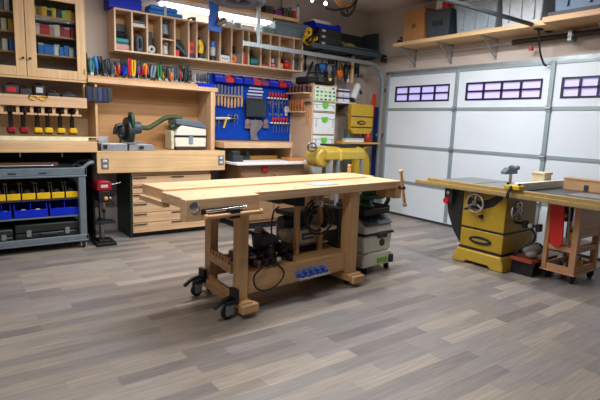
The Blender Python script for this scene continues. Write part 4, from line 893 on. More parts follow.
# ---- wood counter under the board and router table below
t = thing('wall_counter', 'light wood counter with rounded end under the blue tool board', 'counter', (3.25, 5.6, 1.02))
m = MB().prism([(2.71, 5.31), (3.62, 5.31), (3.74, 5.33), (3.81, 5.40), (3.84, 5.52), (3.84, YB - .002), (2.71, YB - .002)], 'z', 1.015, 1.085); part('top', m, maple(), t, .003)
part('back_cleat', B(2.72, 3.84, YB - .03, YB - .001, .88, 1.014), plain('cleat_grey', (150, 140, 130), .7), t); part('end_panel', B(3.80, 3.83, 5.45, YB - .031, .85, 1.014), maple('z'), t)  # cleat in plain grey
t = thing('router_table', 'white topped router table with golden fence below the wall counter', 'router table', (3.3, 5.4, 0))
part('top', B(2.74, 3.98, 5.03, 5.78, .822, .85), white, t, .004)
part('fence', B(2.95, 3.62, 5.50, 5.54, .852, .905), plain('fence_gold', (196, 150, 70), .4), t, .003)
part('fence_head', MB().box(3.08, 3.17, 5.46, 5.50, .852, .90).cyl((3.13, 5.46, .93), (3.13, 5.50, .93), .03), charcoal, t, .003)
part('cabinet', B(2.85, 3.80, 5.12, 5.72, .08, .821), plain('cabinet_brown', (150, 116, 84), .6), t, .004); part('plinth', B(2.87, 3.78, 5.15, 5.7, 0, .079), black, t)
d = part('door', B(2.87, 3.32, 5.10, 5.119, .12, .70), plain('cabinet_brown', (150, 116, 84), .6), t, .003); part('knob', MB().cyl((3.27, 5.10, .5), (3.27, 5.08, .5), .012), steel, d)
d = part('door', B(3.33, 3.78, 5.10, 5.119, .12, .70), plain('cabinet_brown', (150, 116, 84), .6), t, .003); part('knob', MB().cyl((3.38, 5.10, .5), (3.38, 5.08, .5), .012), steel, d)
part('power_switch', B(3.14, 3.22, 5.09, 5.119, .735, .79), red, t, .004)
solo('router_bits_tray', B(3.62, 3.86, 5.2, 5.42, .851, .885), wood('amber_tray', (186, 126, 66), 'x'), 'amber wooden tray on the right end of the white router table', 'tray', bevel=.004)
solo('cutter_block', MB().box(2.78, 2.92, 5.2, 5.4, .851, .93).box(2.8, 2.9, 5.25, 5.35, .93, .98), charcoal, 'dark tool block on the left end of the white router table', 'tool', bevel=.006)

# ================================================================== CASE TOWER BY THE CORNER
VX0, VX1, VY = 4.085, 4.505, 5.36
t = thing('case_tower', 'pink tinged plywood tower holding a stack of white cases', 'cabinet', (4.3, 5.6, 0))
for x in (VX0, VX1 - .018): part('side_panel', B(x, x + .018, VY, YB - .001, 0, 1.905), rose(), t)
for z in (.30, .62, .985, 1.205, 1.527, 1.668, 1.887): part('shelf', B(VX0 + .018, VX1 - .018, VY, YB - .001, z - .012, z), rose('x'), t)
part('back_board', B(VX0 + .018, VX1 - .018, YB - .012, YB - .001, .31, 1.66), plydim('z'), t)
casew = plain('case_white', (222, 226, 228), .4, 0, .03)
def case(z0, z1, label):
    t = thing('tool_case', label, 'tool case', ((VX0 + VX1) / 2, 5.5, z0)); a, b = VX0 + .022, VX1 - .022; zm = z0 + (z1 - z0) * .72
    part('base', B(a, b, VY - .02, 5.72, z0, zm), casew, t, .008); part('lid', B(a, b, VY - .02, 5.72, zm + .003, z1), casew, t, .008); c = (a + b) / 2
    part('latch', MB().prism([(c - .055, zm + .03), (c + .055, zm + .03), (c + .045, zm - .03), (c, zm - .055), (c - .045, zm - .03)], 'y', VY - .032, VY - .021), plain('case_green', (96, 196, 48), .4), t, .003)
    for s in (-1, 1): part('side_clip', B(c + s * .15 - .012, c + s * .15 + .012, VY - .026, VY - .021, z0 + (z1 - z0) * .35, zm), lgrey, t)
case(1.531, 1.648, 'shallow white case with green latch just under the dotted organizer'); case(1.209, 1.505, 'tall white case with green latch in the middle of tower'); case(.990, 1.188, 'white case with green latch low in the tower behind yellow sander'); case(.625, .96, 'white case at the bottom of the tower behind the yellow sander')
t = thing('parts_organizer', 'pale green organizer with rows of small dark knobs atop tower', 'organizer', (4.3, 5.5, 1.67))
part('case', B(VX0 + .022, VX1 - .022, VY - .02, 5.70, 1.670, 1.872), plain('organizer_pale', (214, 230, 208), .45), t, .006)
for r_ in range(4):
    for c_ in range(5 if r_ else 2):
        x = VX0 + .06 + (c_ * .075 if r_ else c_ * .28); z = 1.85 - r_ * .052
        part('drawer_knob', B(x - .018, x + .018, VY - .027, VY - .0205, z - .010, z + .010), (green, dgreen, green, lime)[(r_ + c_) % 4], t)
# small shelves on the tower's left side
def sideshelf(y0, y1, z, w, label):
    t = thing('side_shelf', label, 'shelf', (VX0 - w / 2, (y0 + y1) / 2, z)); part('board', B(VX0 - w, VX0 - .001, y0, y1, z - .015, z), rose('y'), t); part('cleat', B(VX0 - .02, VX0 - .001, y0 + .02, y1 - .02, z - .05, z - .016), rose('y'), t)
s1 = AX(300, 94.5, VX0 - .1)
sideshelf(5.37, 5.80, 1.775, .16, 'upper small shelf on the left side of the tower with dark tins')
ii = 0
for r_ in range(2):
    for k in range(5):
        y = 5.41 + k * .082; x = VX0 - .12 + r_ * .08
        if ii == 0:
            p_ = thing('paint_tin', 'x', 'tin', (x, y, 1.776), 0, 'dark tins on the side shelf', local=True); part('can', MB().cyl((0, 0, 0), (0, 0, .085), .036), plain('tin_maroon', (66, 30, 30), .4), p_); part('lid', MB().lathe((0, 0, .085), (0, 0, 1), [(0, .034), (.012, .034), (.014, .024)], 14), plain('lid_red_brown', (120, 62, 50), .4), p_); o = p_
        else: o = dup(p_, (x, y, 1.776))
        o['label'] = 'dark maroon tin in the %s row on tower side shelf, %s from front' % (('outer', 'inner')[r_], ORD[k]); ii += 1
sideshelf(5.48, 5.84, 1.52, .12, 'lower small shelf on the left side of the tower with wood handles')
for k in range(5):
    y = 5.52 + k * .07
    if k == 0:
        p_ = thing('wood_tool', 'x', 'chisel', (VX0 - .07, y, 1.521), 0, 'wood handled tools on the side shelf', local=True); part('handle', MB().lathe((0, 0, .03), (0, 0, 1), [(0, .014), (.05, .02), (.11, .017), (.13, .010)], 12), wood('red_wood', (176, 96, 52), 'z'), p_); part('ferrule', MB().cyl((0, 0, .001), (0, 0, .03), .014), brass, p_); o = p_
    else: o = dup(p_, (VX0 - .07, y, 1.521))
    o['label'] = 'red wood handled tool on the lower tower side shelf, %s from front' % ORD[k]
t = thing('hammer', 'wood handled hammer hanging on the left side of tower', 'hammer', (VX0 - .02, 5.45, 1.38))
part('handle', MB().cyl((VX0 - .02, 5.44, 1.63), (VX0 - .02, 5.44, 1.36), .012, .015), wood('hammer_wood', (196, 128, 70), 'z'), t); part('head', MB().cyl((VX0 - .02, 5.37, 1.64), (VX0 - .02, 5.50, 1.64), .018), steel, t); part('peg', MB().cyl((VX0 - .001, 5.47, 1.612), (VX0 - .04, 5.47, 1.612), .008), iron, t)
# black tool bag on top of tower
t = thing('tool_bag', 'low black tool bag with blue pouch and yellow tag on tower top', 'bag', (4.25, 5.55, 1.906))
part('bag', B(4.02, 4.52, 5.40, 5.72, 1.906, 2.00), fabric, t, .03); part('pouch', B(4.18, 4.27, 5.37, 5.40, 1.93, 2.0), charcoal, t, .008); part('strap', MB().tube([(4.06, 5.5, 1.99), (4.15, 5.5, 2.06), (4.38, 5.5, 2.06), (4.46, 5.5, 1.99)], .012), black, t); part('tag', MB().ball((4.40, 5.385, 1.98), .03, 1, .5, .8), tooly, t)
t = thing('angle_bracket', 'black diagonal brace under the overhead rack left of the tower', 'bracket', (4.15, 5.8, 2.0))
a, b = A(306, 79, 5.84), A(313, 62, 5.84); part('brace', MB().cyl(a, b, .016), black, t); part('foot', B(a.x - .03, a.x + .03, 5.825, YB - .001, a.z - .02, a.z + .02), black, t)
# ================================================================== OVERHEAD RACK IN THE CORNER
t = thing('overhead_rack', 'dark steel rack hung high across the back corner', 'rack', (4.8, 5.55, 2.395))
part('deck', B(4.075, 5.44, 5.42, YB - .01, 2.392, 2.425), charcoal, t, .004); part('front_lip', B(4.075, 5.44, 5.405, 5.42, 2.385, 2.45), slate, t, .003)
for x in (4.3, 4.9, 5.36): part('bracket', MB().box(x - .012, x + .012, 5.5, YB - .001, 2.372, 2.391).box(x - .012, x + .012, YB - .02, YB - .001, 2.12, 2.371), black, t)
kx0, kx1 = wx(319, 40, 5.48), wx(341, 40, 5.48)
for i, (z0, z1) in enumerate(((2.427, 2.515), (2.518, 2.595), (2.598, 2.675))):
    t = thing('stack_case', ('bottom', 'middle', 'top')[i] + ' dark case of the three stacked on the overhead rack', 'tool case', ((kx0 + kx1) / 2, 5.6, z0), 0)
    part('base', B(kx0, kx1, 5.47, 5.75, z0, z0 + .045), plain('case_dark', (48, 50, 52), .45), t, .006); part('lid', B(kx0, kx1, 5.47, 5.75, z0 + .047, z1), plain('case_dark', (48, 50, 52), .45), t, .006); part('latch', B(kx0 + .04, kx0 + .10, 5.463, 5.47, z0 + .03, z0 + .06), lgrey, t, .002)
bx0_, bx1_ = wx(316, 22, 5.46), wx(341, 25, 5.46)
bb = bin('blue_tray', bx0_, bx1_, 5.46, 5.76, 2.677, .085, blue, 'royal blue tray on top of the dark case stack', 'tray', None, .6)
part('contents', B(bx0_ + .03, bx1_ - .1, 5.55, 5.7, 2.684, 2.80), white, bb, .02, label='white folded bundle in the tray')
x = wx(312, 42, 5.46)
t = thing('chain_bundle', 'bundle of yellow and black chain left of the dark case stack', 'chain', (x, 5.55, 2.426))
for i in range(14):
    c = Vector((x - .09 + .18 * random.random(), 5.45 + .10 * random.random(), 2.462 + .15 * (i / 14))); ax = (random.uniform(-1, 1), random.uniform(-.6, .6), random.uniform(-.5, .5))
    part('link', MB().torus(c, ax, .045, .013, 14, 6), (tooly, black)[i % 2], t)
cx0, cx1 = wx(342, 45, 5.48), wx(379, 45, 5.48)
t = thing('open_crate', 'large dark green open fronted crate at the right of overhead rack', 'crate', ((cx0 + cx1) / 2, 5.6, 2.426)); cm = plain('crate_dark', (46, 58, 58), .5)
m = MB(); m.box(cx0, cx1, 5.46, 5.84, 2.426, 2.438); m.box(cx0, cx1, 5.828, 5.84, 2.438, 2.74); m.prism([(5.46, 2.438), (5.828, 2.438), (5.828, 2.72), (5.56, 2.66)], 'x', cx0, cx0 + .012); m.prism([(5.46, 2.438), (5.828, 2.438), (5.828, 2.76), (5.50, 2.76)], 'x', cx1 - .03, cx1); m.box(cx0, cx1, 5.45, 5.462, 2.426, 2.49)
part('tub', m, cm, t); part('rim', B(cx0 - .005, cx1 + .005, 5.444, 5.456, 2.478, 2.492), plain('crate_rim', (86, 100, 102), .4), t, .002)
x = wx(351, 42, 5.56); t = thing('yellow_bag', 'crumpled olive yellow bag lying in the dark crate', 'bag', (x, 5.6, 2.439)); part('bag', MB().ball((x, 5.60, 2.50), .09, 1.5, .8, .7).ball((x + .07, 5.60, 2.49), .06, 1.3, 1, .8), plain('olive_yellow', (158, 136, 36), .6), t); part('tie', MB().tube([(x - .1, 5.58, 2.53), (x - .14, 5.57, 2.55), (x - .17, 5.58, 2.53)], .012), plain('olive_yellow', (158, 136, 36), .6), t)
p = AX(370, 6.5, XR); t = thing('smoke_detector', 'small white square sensor box high on wall near the corner', 'sensor', (XR - .02, p.y, p.z - .06)); part('case', B(XR - .035, XR - .001, p.y - .045, p.y + .045, p.z - .055, p.z + .055), cream, t, .006); part('lens', MB().cyl((XR - .035, p.y, p.z - .01), (XR - .042, p.y, p.z - .01), .018), lgrey, t)
# cord coils under the ceiling near the corner
c = A(345, -6, 5.2)
t = thing('air_hose_coil', 'orange hose coil hung from the ceiling near the back corner', 'hose', (c.x, 5.2, ZC))
for k in range(3): part('loop', MB().torus(c + Vector((.02 * k, .02 * k, .01 * k)), (.25, 1, .2 * k - .2), .145 + .012 * k, .013, 26, 7), plain('hose_amber', (206, 146, 76), .5), t)
part('hook', MB().cyl(c + Vector((0, 0, .14)), (c.x, 5.2, ZC), .008), steel, t)
c = A(352, 2, 5.1)
t = thing('black_cable_coil', 'black cables bundled and drooping beside the orange hose coil', 'cable', (c.x, 5.1, ZC))
part('cable', MB().tube([A(326, 8, 5.2), A(334, 10, 5.2), A(345, 8.5, 5.15), A(352, 6, 5.1), A(360, -6, 5.05)], .014, 7), black, t); part('cable', MB().tube([A(343, 12, 5.15), A(347, 16, 5.15), A(353, 11, 5.1), A(357, -2, 5.05), A(358, -14, 5.05)], .014, 7), black, t); part('ring', MB().torus(A(344.5, 12, 5.15), (0.2, 1, 0), .05, .012, 18, 7), charcoal, t)
# things hanging below the rack
for i, (px, py, w, h, mt, lab) in enumerate(((322, 66, .10, .09, skyblue, 'bright blue pouch hanging under the overhead rack'), (329, 68, .09, .12, grey, 'grey tool hanging under the rack beside the blue pouch'), (339.5, 73, .10, .09, orange, 'orange tool hanging under the overhead rack'), (334, 71, .06, .16, charcoal, 'black tool hanging under the rack left of the orange one'), (346, 72, .07, .22, black, 'long black tool hanging under the rack right of orange one'))):
    p = A(px, py, 5.62); t = thing('hanging_tool', lab, 'tool', (p.x, 5.62, p.z - h / 2)); part('body', B(p.x - w / 2, p.x + w / 2, 5.59, 5.65, p.z - h / 2, p.z + h / 2), mt, t, .018); part('hook', MB().cyl((p.x, 5.62, p.z + h / 2 - .005), (p.x, 5.62, 2.39), .006), iron, t); part('tip', MB().cyl((p.x, 5.62, p.z - h / 2 + .004), (p.x + .01, 5.62, p.z - h / 2 - .05), .022, .008), mt, t)
for i, (px, py, w, h, mt, lab) in enumerate(((317, 70, .05, .18, slate, 'slate tool hanging under the rack at its left end'), (325.5, 75, .05, .12, charcoal, 'short charcoal tool hanging under the blue pouch area'), (350, 70, .05, .16, charcoal, 'charcoal tool under the rack right of the long black one'), (356.5, 68, .05, .18, dgreen, 'dark green tool hanging under the rack near the corner'), (331, 62, .09, .06, black, 'wide black tool hanging close under the rack middle'), (343, 66, .05, .10, brass, 'small brass coloured tool hanging under the rack'))):
    p = A(px, py, 5.72); t = thing('hanging_tool', lab, 'tool', (p.x, 5.72, p.z - h / 2)); part('body', B(p.x - w / 2, p.x + w / 2, 5.69, 5.75, p.z - h / 2, p.z + h / 2), mt, t, .014); part('hook', MB().cyl((p.x, 5.72, p.z + h / 2 - .005), (p.x, 5.72, 2.39), .005), iron, t); part('tip', MB().cyl((p.x, 5.72, p.z - h / 2 + .004), (p.x + .01, 5.72, p.z - h / 2 - .06), .018, .006), steel, t)
# ---- white wall shelf with boxes, caulk tube, bandsaw corner
sx0, sx1 = 4.52, wx(354.5, 103, 5.55); sz = A(346, 102.3, 5.50).z
t = thing('wall_shelf', 'small white shelf right of the tower with blue and white boxes', 'shelf', ((sx0 + sx1) / 2, 5.65, sz)); part('board', B(sx0, sx1, 5.50, YB - .001, sz - .018, sz), white, t, .002)
for x in (sx0 + .05, sx1 - .06): part('bracket', MB().prism([(5.6, sz - .019), (YB - .001, sz - .019), (YB - .001, sz - .14)], 'x', x - .006, x + .006), steel, t)
for i, (a, b, z, h) in enumerate(((337.8, 343, 0, .09), (343.6, 349.2, 0, .09), (337.8, 343, .092, .10), (343.6, 349.2, .092, .10))):
    x0, x1 = wx(a, 95, 5.56), wx(b, 95, 5.56); t = thing('supply_box', 'white box with blue band on small shelf, %s' % ('lower left', 'lower right', 'upper left', 'upper right')[i], 'box', ((x0 + x1) / 2, 5.6, sz + z)); part('carton', B(x0, x1, 5.55, 5.7, sz + z + .001, sz + z + h - .001), white, t, .003); part('band', B(x0 - .001, x1 + .001, 5.547, 5.702, sz + z + h * .55, sz + z + h * .82), blue if i % 2 else navy, t)
a, b = A(352.5, 99, 5.56), A(360, 79, 5.60)
t = thing('spray_gun', 'white cylinder of a spray gun leaning right of the boxes', 'spray gun', a); part('cylinder', MB().lathe(a, b - a, [(0, .04), (.01, .055), (.24, .055), (.27, .03)], 16), white, t, .004); part('cap', MB().cyl(a + (a - b).normalized() * .03, a, .045), black, t); part('nozzle', MB().cyl(b + (b - a).normalized() * .02, b + (b - a).normalized() * .09, .016, .010), steel, t); part('trigger_grip', MB().tube([a + (b - a) * .5 + Vector((.05, 0, 0)), a + (b - a) * .45 + Vector((.12, 0, -.05))], .02), dgreen, t)
q = A(353.5, 74, 5.62)
solo('wood_stick', B(4.99, 5.03, 5.6, 5.63, sz + .30, 2.385), pine('z'), 'thin wooden stick hanging in the corner above the spray gun', 'stick')
solo('white_tube', MB().cyl(A(346.8, 82, 5.66), A(346.4, 66, 5.66), .034), white, 'white upright tube above the boxes on the small shelf', 'tube')
# bandsaw
WX = wx(351.5, 118, 5.42); WX2 = wx(373, 118, 5.42)
t = thing('bandsaw', 'yellow bandsaw standing in the back corner by the garage door', 'bandsaw', ((WX + WX2) / 2, 5.55, 0))
zb0, zb1 = A(361, 134, 5.42).z, A(361, 104, 5.42).z; zc_ = (zb1 - zb0)
part('upper_housing', MB().prism([(WX + .05, zb0), (WX2 - .05, zb0), (WX2, zb0 + .07), (WX2, zb1 - .02), (WX2 - .02, zb1), (WX + .02, zb1), (WX, zb1 - .02), (WX, zb0 + .07)], 'y', 5.42, 5.50), yellow, t, .008)
for z in (zb0 + .10, zb0 + zc_ * .58): part('seam', B(WX - .002, WX2 + .002, 5.416, 5.42, z - .008, z + .008), black, t)
part('badge', MB().prism([((WX + WX2) / 2 - .02 + .085 * math.cos(a), zb0 + zc_ * .38 + .032 * math.sin(a)) for a in [2 * PI * k / 18 for k in range(18)]], 'y', 5.412, 5.419), black, t); part('badge_plate', MB().prism([((WX + WX2) / 2 - .02 + .06 * math.cos(a), zb0 + zc_ * .38 + .012 * math.sin(a)) for a in [2 * PI * k / 14 for k in range(14)]], 'y', 5.408, 5.412), brass, t)
part('spine', B(WX + .02, WX + .09, 5.501, 5.60, .55, zb0 + .07), plain('spine_green_grey', (96, 108, 92), .5), t, .004)
part('blade_guide', B(WX2 - .13, WX2 - .09, 5.5, 5.54, zb0 - .12, zb0), steel, t); part('blade', B(WX2 - .12, WX2 - .10, 5.518, 5.52, 1.02, zb0 - .1), steel, t)
zt = A(365, 142.5, 5.30).z
part('table', B(WX - .02, WX2 - .01, 5.34, 5.54, zt - .055, zt - .026), iron, t, .003)
part('lower_housing', MB().prism([(WX + .12, .42), (WX2 - .05, .42), (WX2, .50), (WX2 - .02, .84), (WX2 - .10, .96), (WX + .16, .96), (WX + .14, .84), (WX + .10, .50)], 'y', 5.42, 5.52), yellow, t, .008); part('stand', B(WX + .05, WX2 - .02, 5.42, 5.62, 0, .419), yellow, t, .006)
part('trunnion', MB().tube([((WX + WX2) / 2 + .06, 5.44, .96), ((WX + WX2) / 2 + .02, 5.42, 1.0), ((WX + WX2) / 2 + .08, 5.42, zt - .06)], .05, 10), yellow, t)
t = thing('wood_plank', 'golden plywood plank lying on the bandsaw table', 'plank', (5.0, 5.35, zt - .025)); part('plank', B(wx(342, 143, 5.3), XR - .18, 5.30, 5.49, zt - .025, zt), wood('golden_ply', (206, 160, 70), 'x'), t, .002); part('stop', B(wx(342, 143, 5.3), wx(342, 143, 5.3) + .03, 5.3, 5.49, zt + .0, zt + .02), wood('golden_ply', (206, 160, 70), 'x'), t)
x0, x1 = wx(343, 138, 5.36), wx(366, 138, 5.36); t = thing('flat_case', 'long low white box lying on the golden plank', 'box', ((x0 + x1) / 2, 5.4, zt)); part('base', B(x0 + .04, x1 - .06, 5.34, 5.42, zt + .001, zt + .035), white, t, .003); part('lid', B(x0 + .04, x1 - .06, 5.34, 5.42, zt + .036, zt + .06), lgrey, t, .003)
bottle(368, 136, 5.445, zt, .19, .042, red, crimson, 'red plastic bottle standing on the golden plank in the corner')
a = A(373, 92, 5.52); 
solo('red_ruler', MB().prism([(WX2 + .005, A(372, 124, 5.48).z), (WX2 + .05, A(372, 124, 5.48).z), (WX2 + .09, A(372, 100, 5.48).z), (WX2 + .075, A(372, 93, 5.48).z), (WX2 + .03, A(372, 94, 5.48).z), (WX2 + .0, A(372, 103, 5.48).z)], 'y', 5.47, 5.49), plain('red_orange', (206, 52, 30), .4), 'red plastic sheath hanging at the right of bandsaw housing', 'sheath', bevel=.003)
solo('blue_level', B(XR - .045, XR - .001, 5.52, 5.60, 0, A(376, 107, 5.56).z), plain('level_blue', (26, 52, 130), .45), 'tall dark blue level standing against wall in the corner', 'level', bevel=.004)
# ---- yellow drum sander in front of the tower
jy = 4.80; X_ = lambda px, py=152: wx(px, py, jy); ZZ = lambda px, py: A(px, py, jy).z
t = thing('drum_sander', 'yellow drum sander on grey legs behind the workbench', 'sander', (4.1, jy, 0))
part('motor_housing', MB().lathe((X_(322, 158), jy - .05, ZZ(322, 158)), (0, 1, 0), [(0, .095), (.02, .12), (.24, .12), (.26, .10)], 22), plain('sander_yellow', (184, 156, 62), .42, 0, .05), t)
part('drum_hood', MB().prism([(jy - .12, ZZ(346, 159)), (jy + .2, ZZ(346, 159)), (jy + .2, ZZ(346, 150)), (jy + .12, ZZ(346, 147)), (jy - .02, ZZ(346, 147)), (jy - .12, ZZ(346, 151))], 'x', X_(322), X_(359.5)), plain('sander_yellow', (184, 156, 62), .42, 0, .05), t, .012)
part('end_cap', MB().prism([(jy - .13, ZZ(346, 159.5)), (jy + .21, ZZ(346, 159.5)), (jy + .21, ZZ(346, 149.5)), (jy + .12, ZZ(346, 146)), (jy - .02, ZZ(346, 146)), (jy - .13, ZZ(346, 150.5))], 'x', X_(334.0), X_(336)), plain('machine_yellow_light', (214, 182, 70), .38), t)
part('conveyor_table', B(X_(334), X_(354), jy - .05, jy + .3, ZZ(340, 147) + .003, ZZ(340, 147) + .03), black, t, .004)
part('handwheel', MB().torus((X_(311, 147), jy - .02, ZZ(311, 147)), (.5, 1, 0), .055, .011, 20, 7).cyl((X_(311, 147) - .05, jy - .02, ZZ(311, 147)), (X_(311, 147) + .05, jy - .02, ZZ(311, 147)), .007).cyl((X_(311, 147), jy - .02, ZZ(311, 147) - .05), (X_(311, 147), jy - .02, ZZ(311, 147) + .05), .007), steel, t)
part('crank_shaft', MB().cyl((X_(311, 147), jy - .02, ZZ(311, 147)), (X_(318), jy + .05, ZZ(311, 147) - .02), .012), steel, t)
for px in (333.5, 357):
    for y in (jy - .1, jy + .18): part('leg', B(X_(px) - .018, X_(px) + .018, y - .018, y + .018, .0, ZZ(346, 159) + .002), grey, t)
part('base_beam', B(X_(331), X_(359), jy - .13, jy + .21, .58, .66), yellow, t, .006)
part('shelf', B(X_(334), X_(357), jy - .1, jy + .18, .30, .32), black, t)
# ================================================================== WORKBENCH (bench frame: u along front, v depth, turned 5 degrees)
BO = Vector((1.09, 2.655, 0)); BA = math.radians(5.0)
BM = Matrix.Translation(BO) @ Matrix.Rotation(BA, 4, 'Z')
def W_(u, v, z): return BM @ Vector((u, v, z))
t = bench = thing('workbench', 'large light maple workbench on casters in the middle of the floor', 'workbench', BO, BA, local=True)
ZT = .87
part('front_slab', B(.015, 2.095, .045, .335, .805, ZT), maple(), t, .004)
part('back_slab', B(.075, 2.235, .43, .775, .80, ZT), maple(), t, .004)
part('tool_well', B(.08, 2.095, .336, .429, .795, .842), wood('maple_pale', (226, 192, 142), 'x'), t)
part('left_end_cap', B(.03, .075, .336, .72, .765, .80), maple('y'), t)
part('front_vise_chop', B(.0, .535, -.03, .043, .735, ZT - .001), maple(), t, .005)
d = part('vise_plate', MB().lathe((.055, -.031, .822), (0, -1, 0), [(0, .034), (.006, .034), (.010, .028), (.011, .005)], 20), chrome, t)
part('chain_cover', B(.10, .40, -.040, -.031, .772, .808), black, t, .003)
part('vise_rod', MB().cyl((.12, -.05, .79), (.42, -.05, .797), .010), chrome, t)
part('vise_hub', B(.275, .355, -.085, -.04, .735, .80), iron, t, .008)
h = part('vise_handle', MB().cyl((.11, -.075, .762), (.52, -.075, .762), .0125), beech(), t)
for u in (.11, .515): part('end_knob', MB().lathe((u - .012, -.075, .762), (1, 0, 0), [(0, .012), (.004, .019), (.020, .019), (.024, .012)], 12), beech(), h)
for u in (.20, .62, .95, 1.3, 1.62): part('dog_hole', MB().cyl((u, .10, ZT - .0005), (u, .10, ZT + .0006), .010), charcoal, t)
part('end_vise_jaw', B(2.098, 2.178, .055, .429, .71, ZT - .001), maple('y'), t, .005)
part('end_vise_block', B(1.97, 2.097, .06, .335, .735, .804), wood('maple_dark', (176, 128, 80), 'y'), t, .004)
q = part('end_vise_handle', MB().cyl((2.10, .018, .955), (2.19, .018, .655), .0135), beech('z'), t)
for a in ((2.10, .018, .955), (2.19, .018, .655)): part('end_knob', MB().ball(a, .021), beech('z'), q)
part('end_vise_screw', MB().cyl((2.145, .055, .81), (2.145, .0, .81), .016), iron, t)
LEGS = [(.455, .53, .075, .155), (.515, .585, .56, .645), (1.535, 1.645, .075, .165), (1.53, 1.63, .56, .645)]
for (u0, u1, v0, v1) in LEGS: part('leg', B(u0, u1, v0, v1, .115, .80), beech('z'), t, .004)
part('foot', MB().prism([(.445, .02), (.535, .02), (.59, .70), (.50, .70)], 'z', .055, .114), beech('y'), t, .005)
part('foot', MB().prism([(1.525, .03), (1.665, .03), (1.66, .70), (1.52, .70)], 'z', .055, .114), beech('y'), t, .005)
part('foot_block', B(.44, .575, -.005, .06, .035, .10), beech('x'), t, .008)
part('foot_block', B(1.545, 1.68, .0, .06, .035, .10), beech('x'), t, .008)
part('front_stretcher', B(.531, 1.534, .095, .135, .14, .295), beech(), t, .004)
part('back_stretcher', B(.586, 1.529, .585, .625, .14, .295), beech(), t, .004)
part('shelf_board', B(.531, 1.60, .136, .584, .262, .284), beech(), t)
part('end_rail', MB().prism([(.445, .166), (.50, .559), (.52, .559), (.465, .166)], 'z', .285, .345), beech('y'), t)
part('lower_end_rail', MB().prism([(.445, .166), (.50, .559), (.52, .559), (.465, .166)], 'z', .116, .165), beech('y'), t)
for k in range(6): part('rack_slat', B(.452 + .007 * k, .476 + .007 * k, .21 + .052 * k, .232 + .052 * k, .345, .385), beech('z'), t)
for u in (1.14, 1.40): part('upright', B(u, u + .035, .28, .32, .285, .80), beech('z'), t, .002)
part('upper_shelf', B(1.36, 1.535, .22, .56, .47, .497), plain('shelf_cream', (226, 214, 190), .5), t)
def caster(u, v, s):
    c = part('caster', MB().box(u - .055, u + .03, v - .035, v + .035, .105, .135), iron, bench, .004)
    for y in (v - .028, v + .022): part('fork', B(u - .06, u - .0, y, y + .006, .035, .106), grey, c)
    part('wheel', MB().lathe((u - .035, v - .018, .046), (0, 1, 0), [(0, .036), (.006, .045), (.030, .045), (.036, .036)], 18), rubber, c)
    part('wheel_hub', MB().lathe((u - .035, v - .0205, .046), (0, 1, 0), [(0, .02), (.041, .02)], 14), lgrey, c)
    part('lift_pedal', MB().tube([(u - .01, v, .15), (u - .08, v - .02, .15), (u - .155, v - .035, .115)], .014, 8), iron, c)
    part('bracket', B(u + .002, u + .035, v - .04, v + .04, .135, .21), iron, c, .004)
caster(.405, .085, 1); caster(.455, .60, 1)
for (u, v) in ((1.58, .12), (1.58, .62), (.50, .12), (.55, .64)):
    part('under_caster', MB().lathe((u - .012, v, .027), (1, 0, 0), [(0, .02), (.004, .0255), (.02, .0255), (.024, .02)], 14).box(u - .02, u + .02, v - .02, v + .02, .050, .054), rubber, bench)
# things on / in / under the bench, placed through the bench frame
def bsolo(name, mb, mat, label, cat, group=None, bevel=0):
    return solo(name, mb.xf(BM), mat, label, cat, group, bevel)
def bthing(name, label, cat, u, v, z, group=None, rz=0): return thing(name, label, cat, W_(u, v, z), BA + rz, group, local=True)
bsolo('paper_sheet', B(1.17, 1.42, .10, .26, ZT + .001, ZT + .004), plain('glass_grey', (176, 184, 196), .25), 'thin grey blue sheet lying on the bench top', 'sheet')
t = bthing('bench_dog', 'turned wooden peg standing at the far right corner of the bench', 'peg', 2.205, .735, ZT)
part('peg', MB().lathe((0, 0, .001), (0, 0, 1), [(0, .018), (.02, .018), (.03, .022), (.05, .014), (.075, .020), (.085, .014)], 14), beech('z'), t); part('peg_ring', MB().torus((0, 0, .035), (0, 0, 1), .0215, .003, 14, 6), wood('maple_dark', (176, 128, 80), 'y'), t)
# collet rack (silver tray with blue cylinders) on the front stretcher
t = bthing('collet_rack', 'silver tray of blue capped bits fixed on the front stretcher', 'tool rack', 1.13, .095, .16)
part('tray', MB().prism([(-.001, .0), (-.075, .012), (-.080, .03), (-.06, .03), (-.02, .02), (-.001, .085)], 'x', -.16, .16), plain('tray_silver', (190, 192, 196), .3, .7), t, .002)
for r_ in range(2):
    for k in range(5):
        u = -.125 + k * .062; part('blue_cap', MB().lathe((u, -.022 - .026 * r_, .025 + .018 * (1 - r_)), (0, -.45, 1), [(0, .020), (.022, .020), (.030, .013)], 12), plain('bit_navy', (24, 44, 128), .4) if r_ else plain('bit_blue', (50, 84, 176), .4), t)
# black tarp sling under the top
t = bthing('tool_sling', 'black fabric sling slung under the bench top left of the coil', 'sling', 1.0, .32, .68)
part('fabric', MB().prism([(-.14, .12), (.15, .12), (.15, .02), (.06, .025), (-.09, .07)], 'y', -.12, .14), fabric, t, .008)
part('strap', B(-.12, -.09, -.122, .142, .06, .122), black, t)
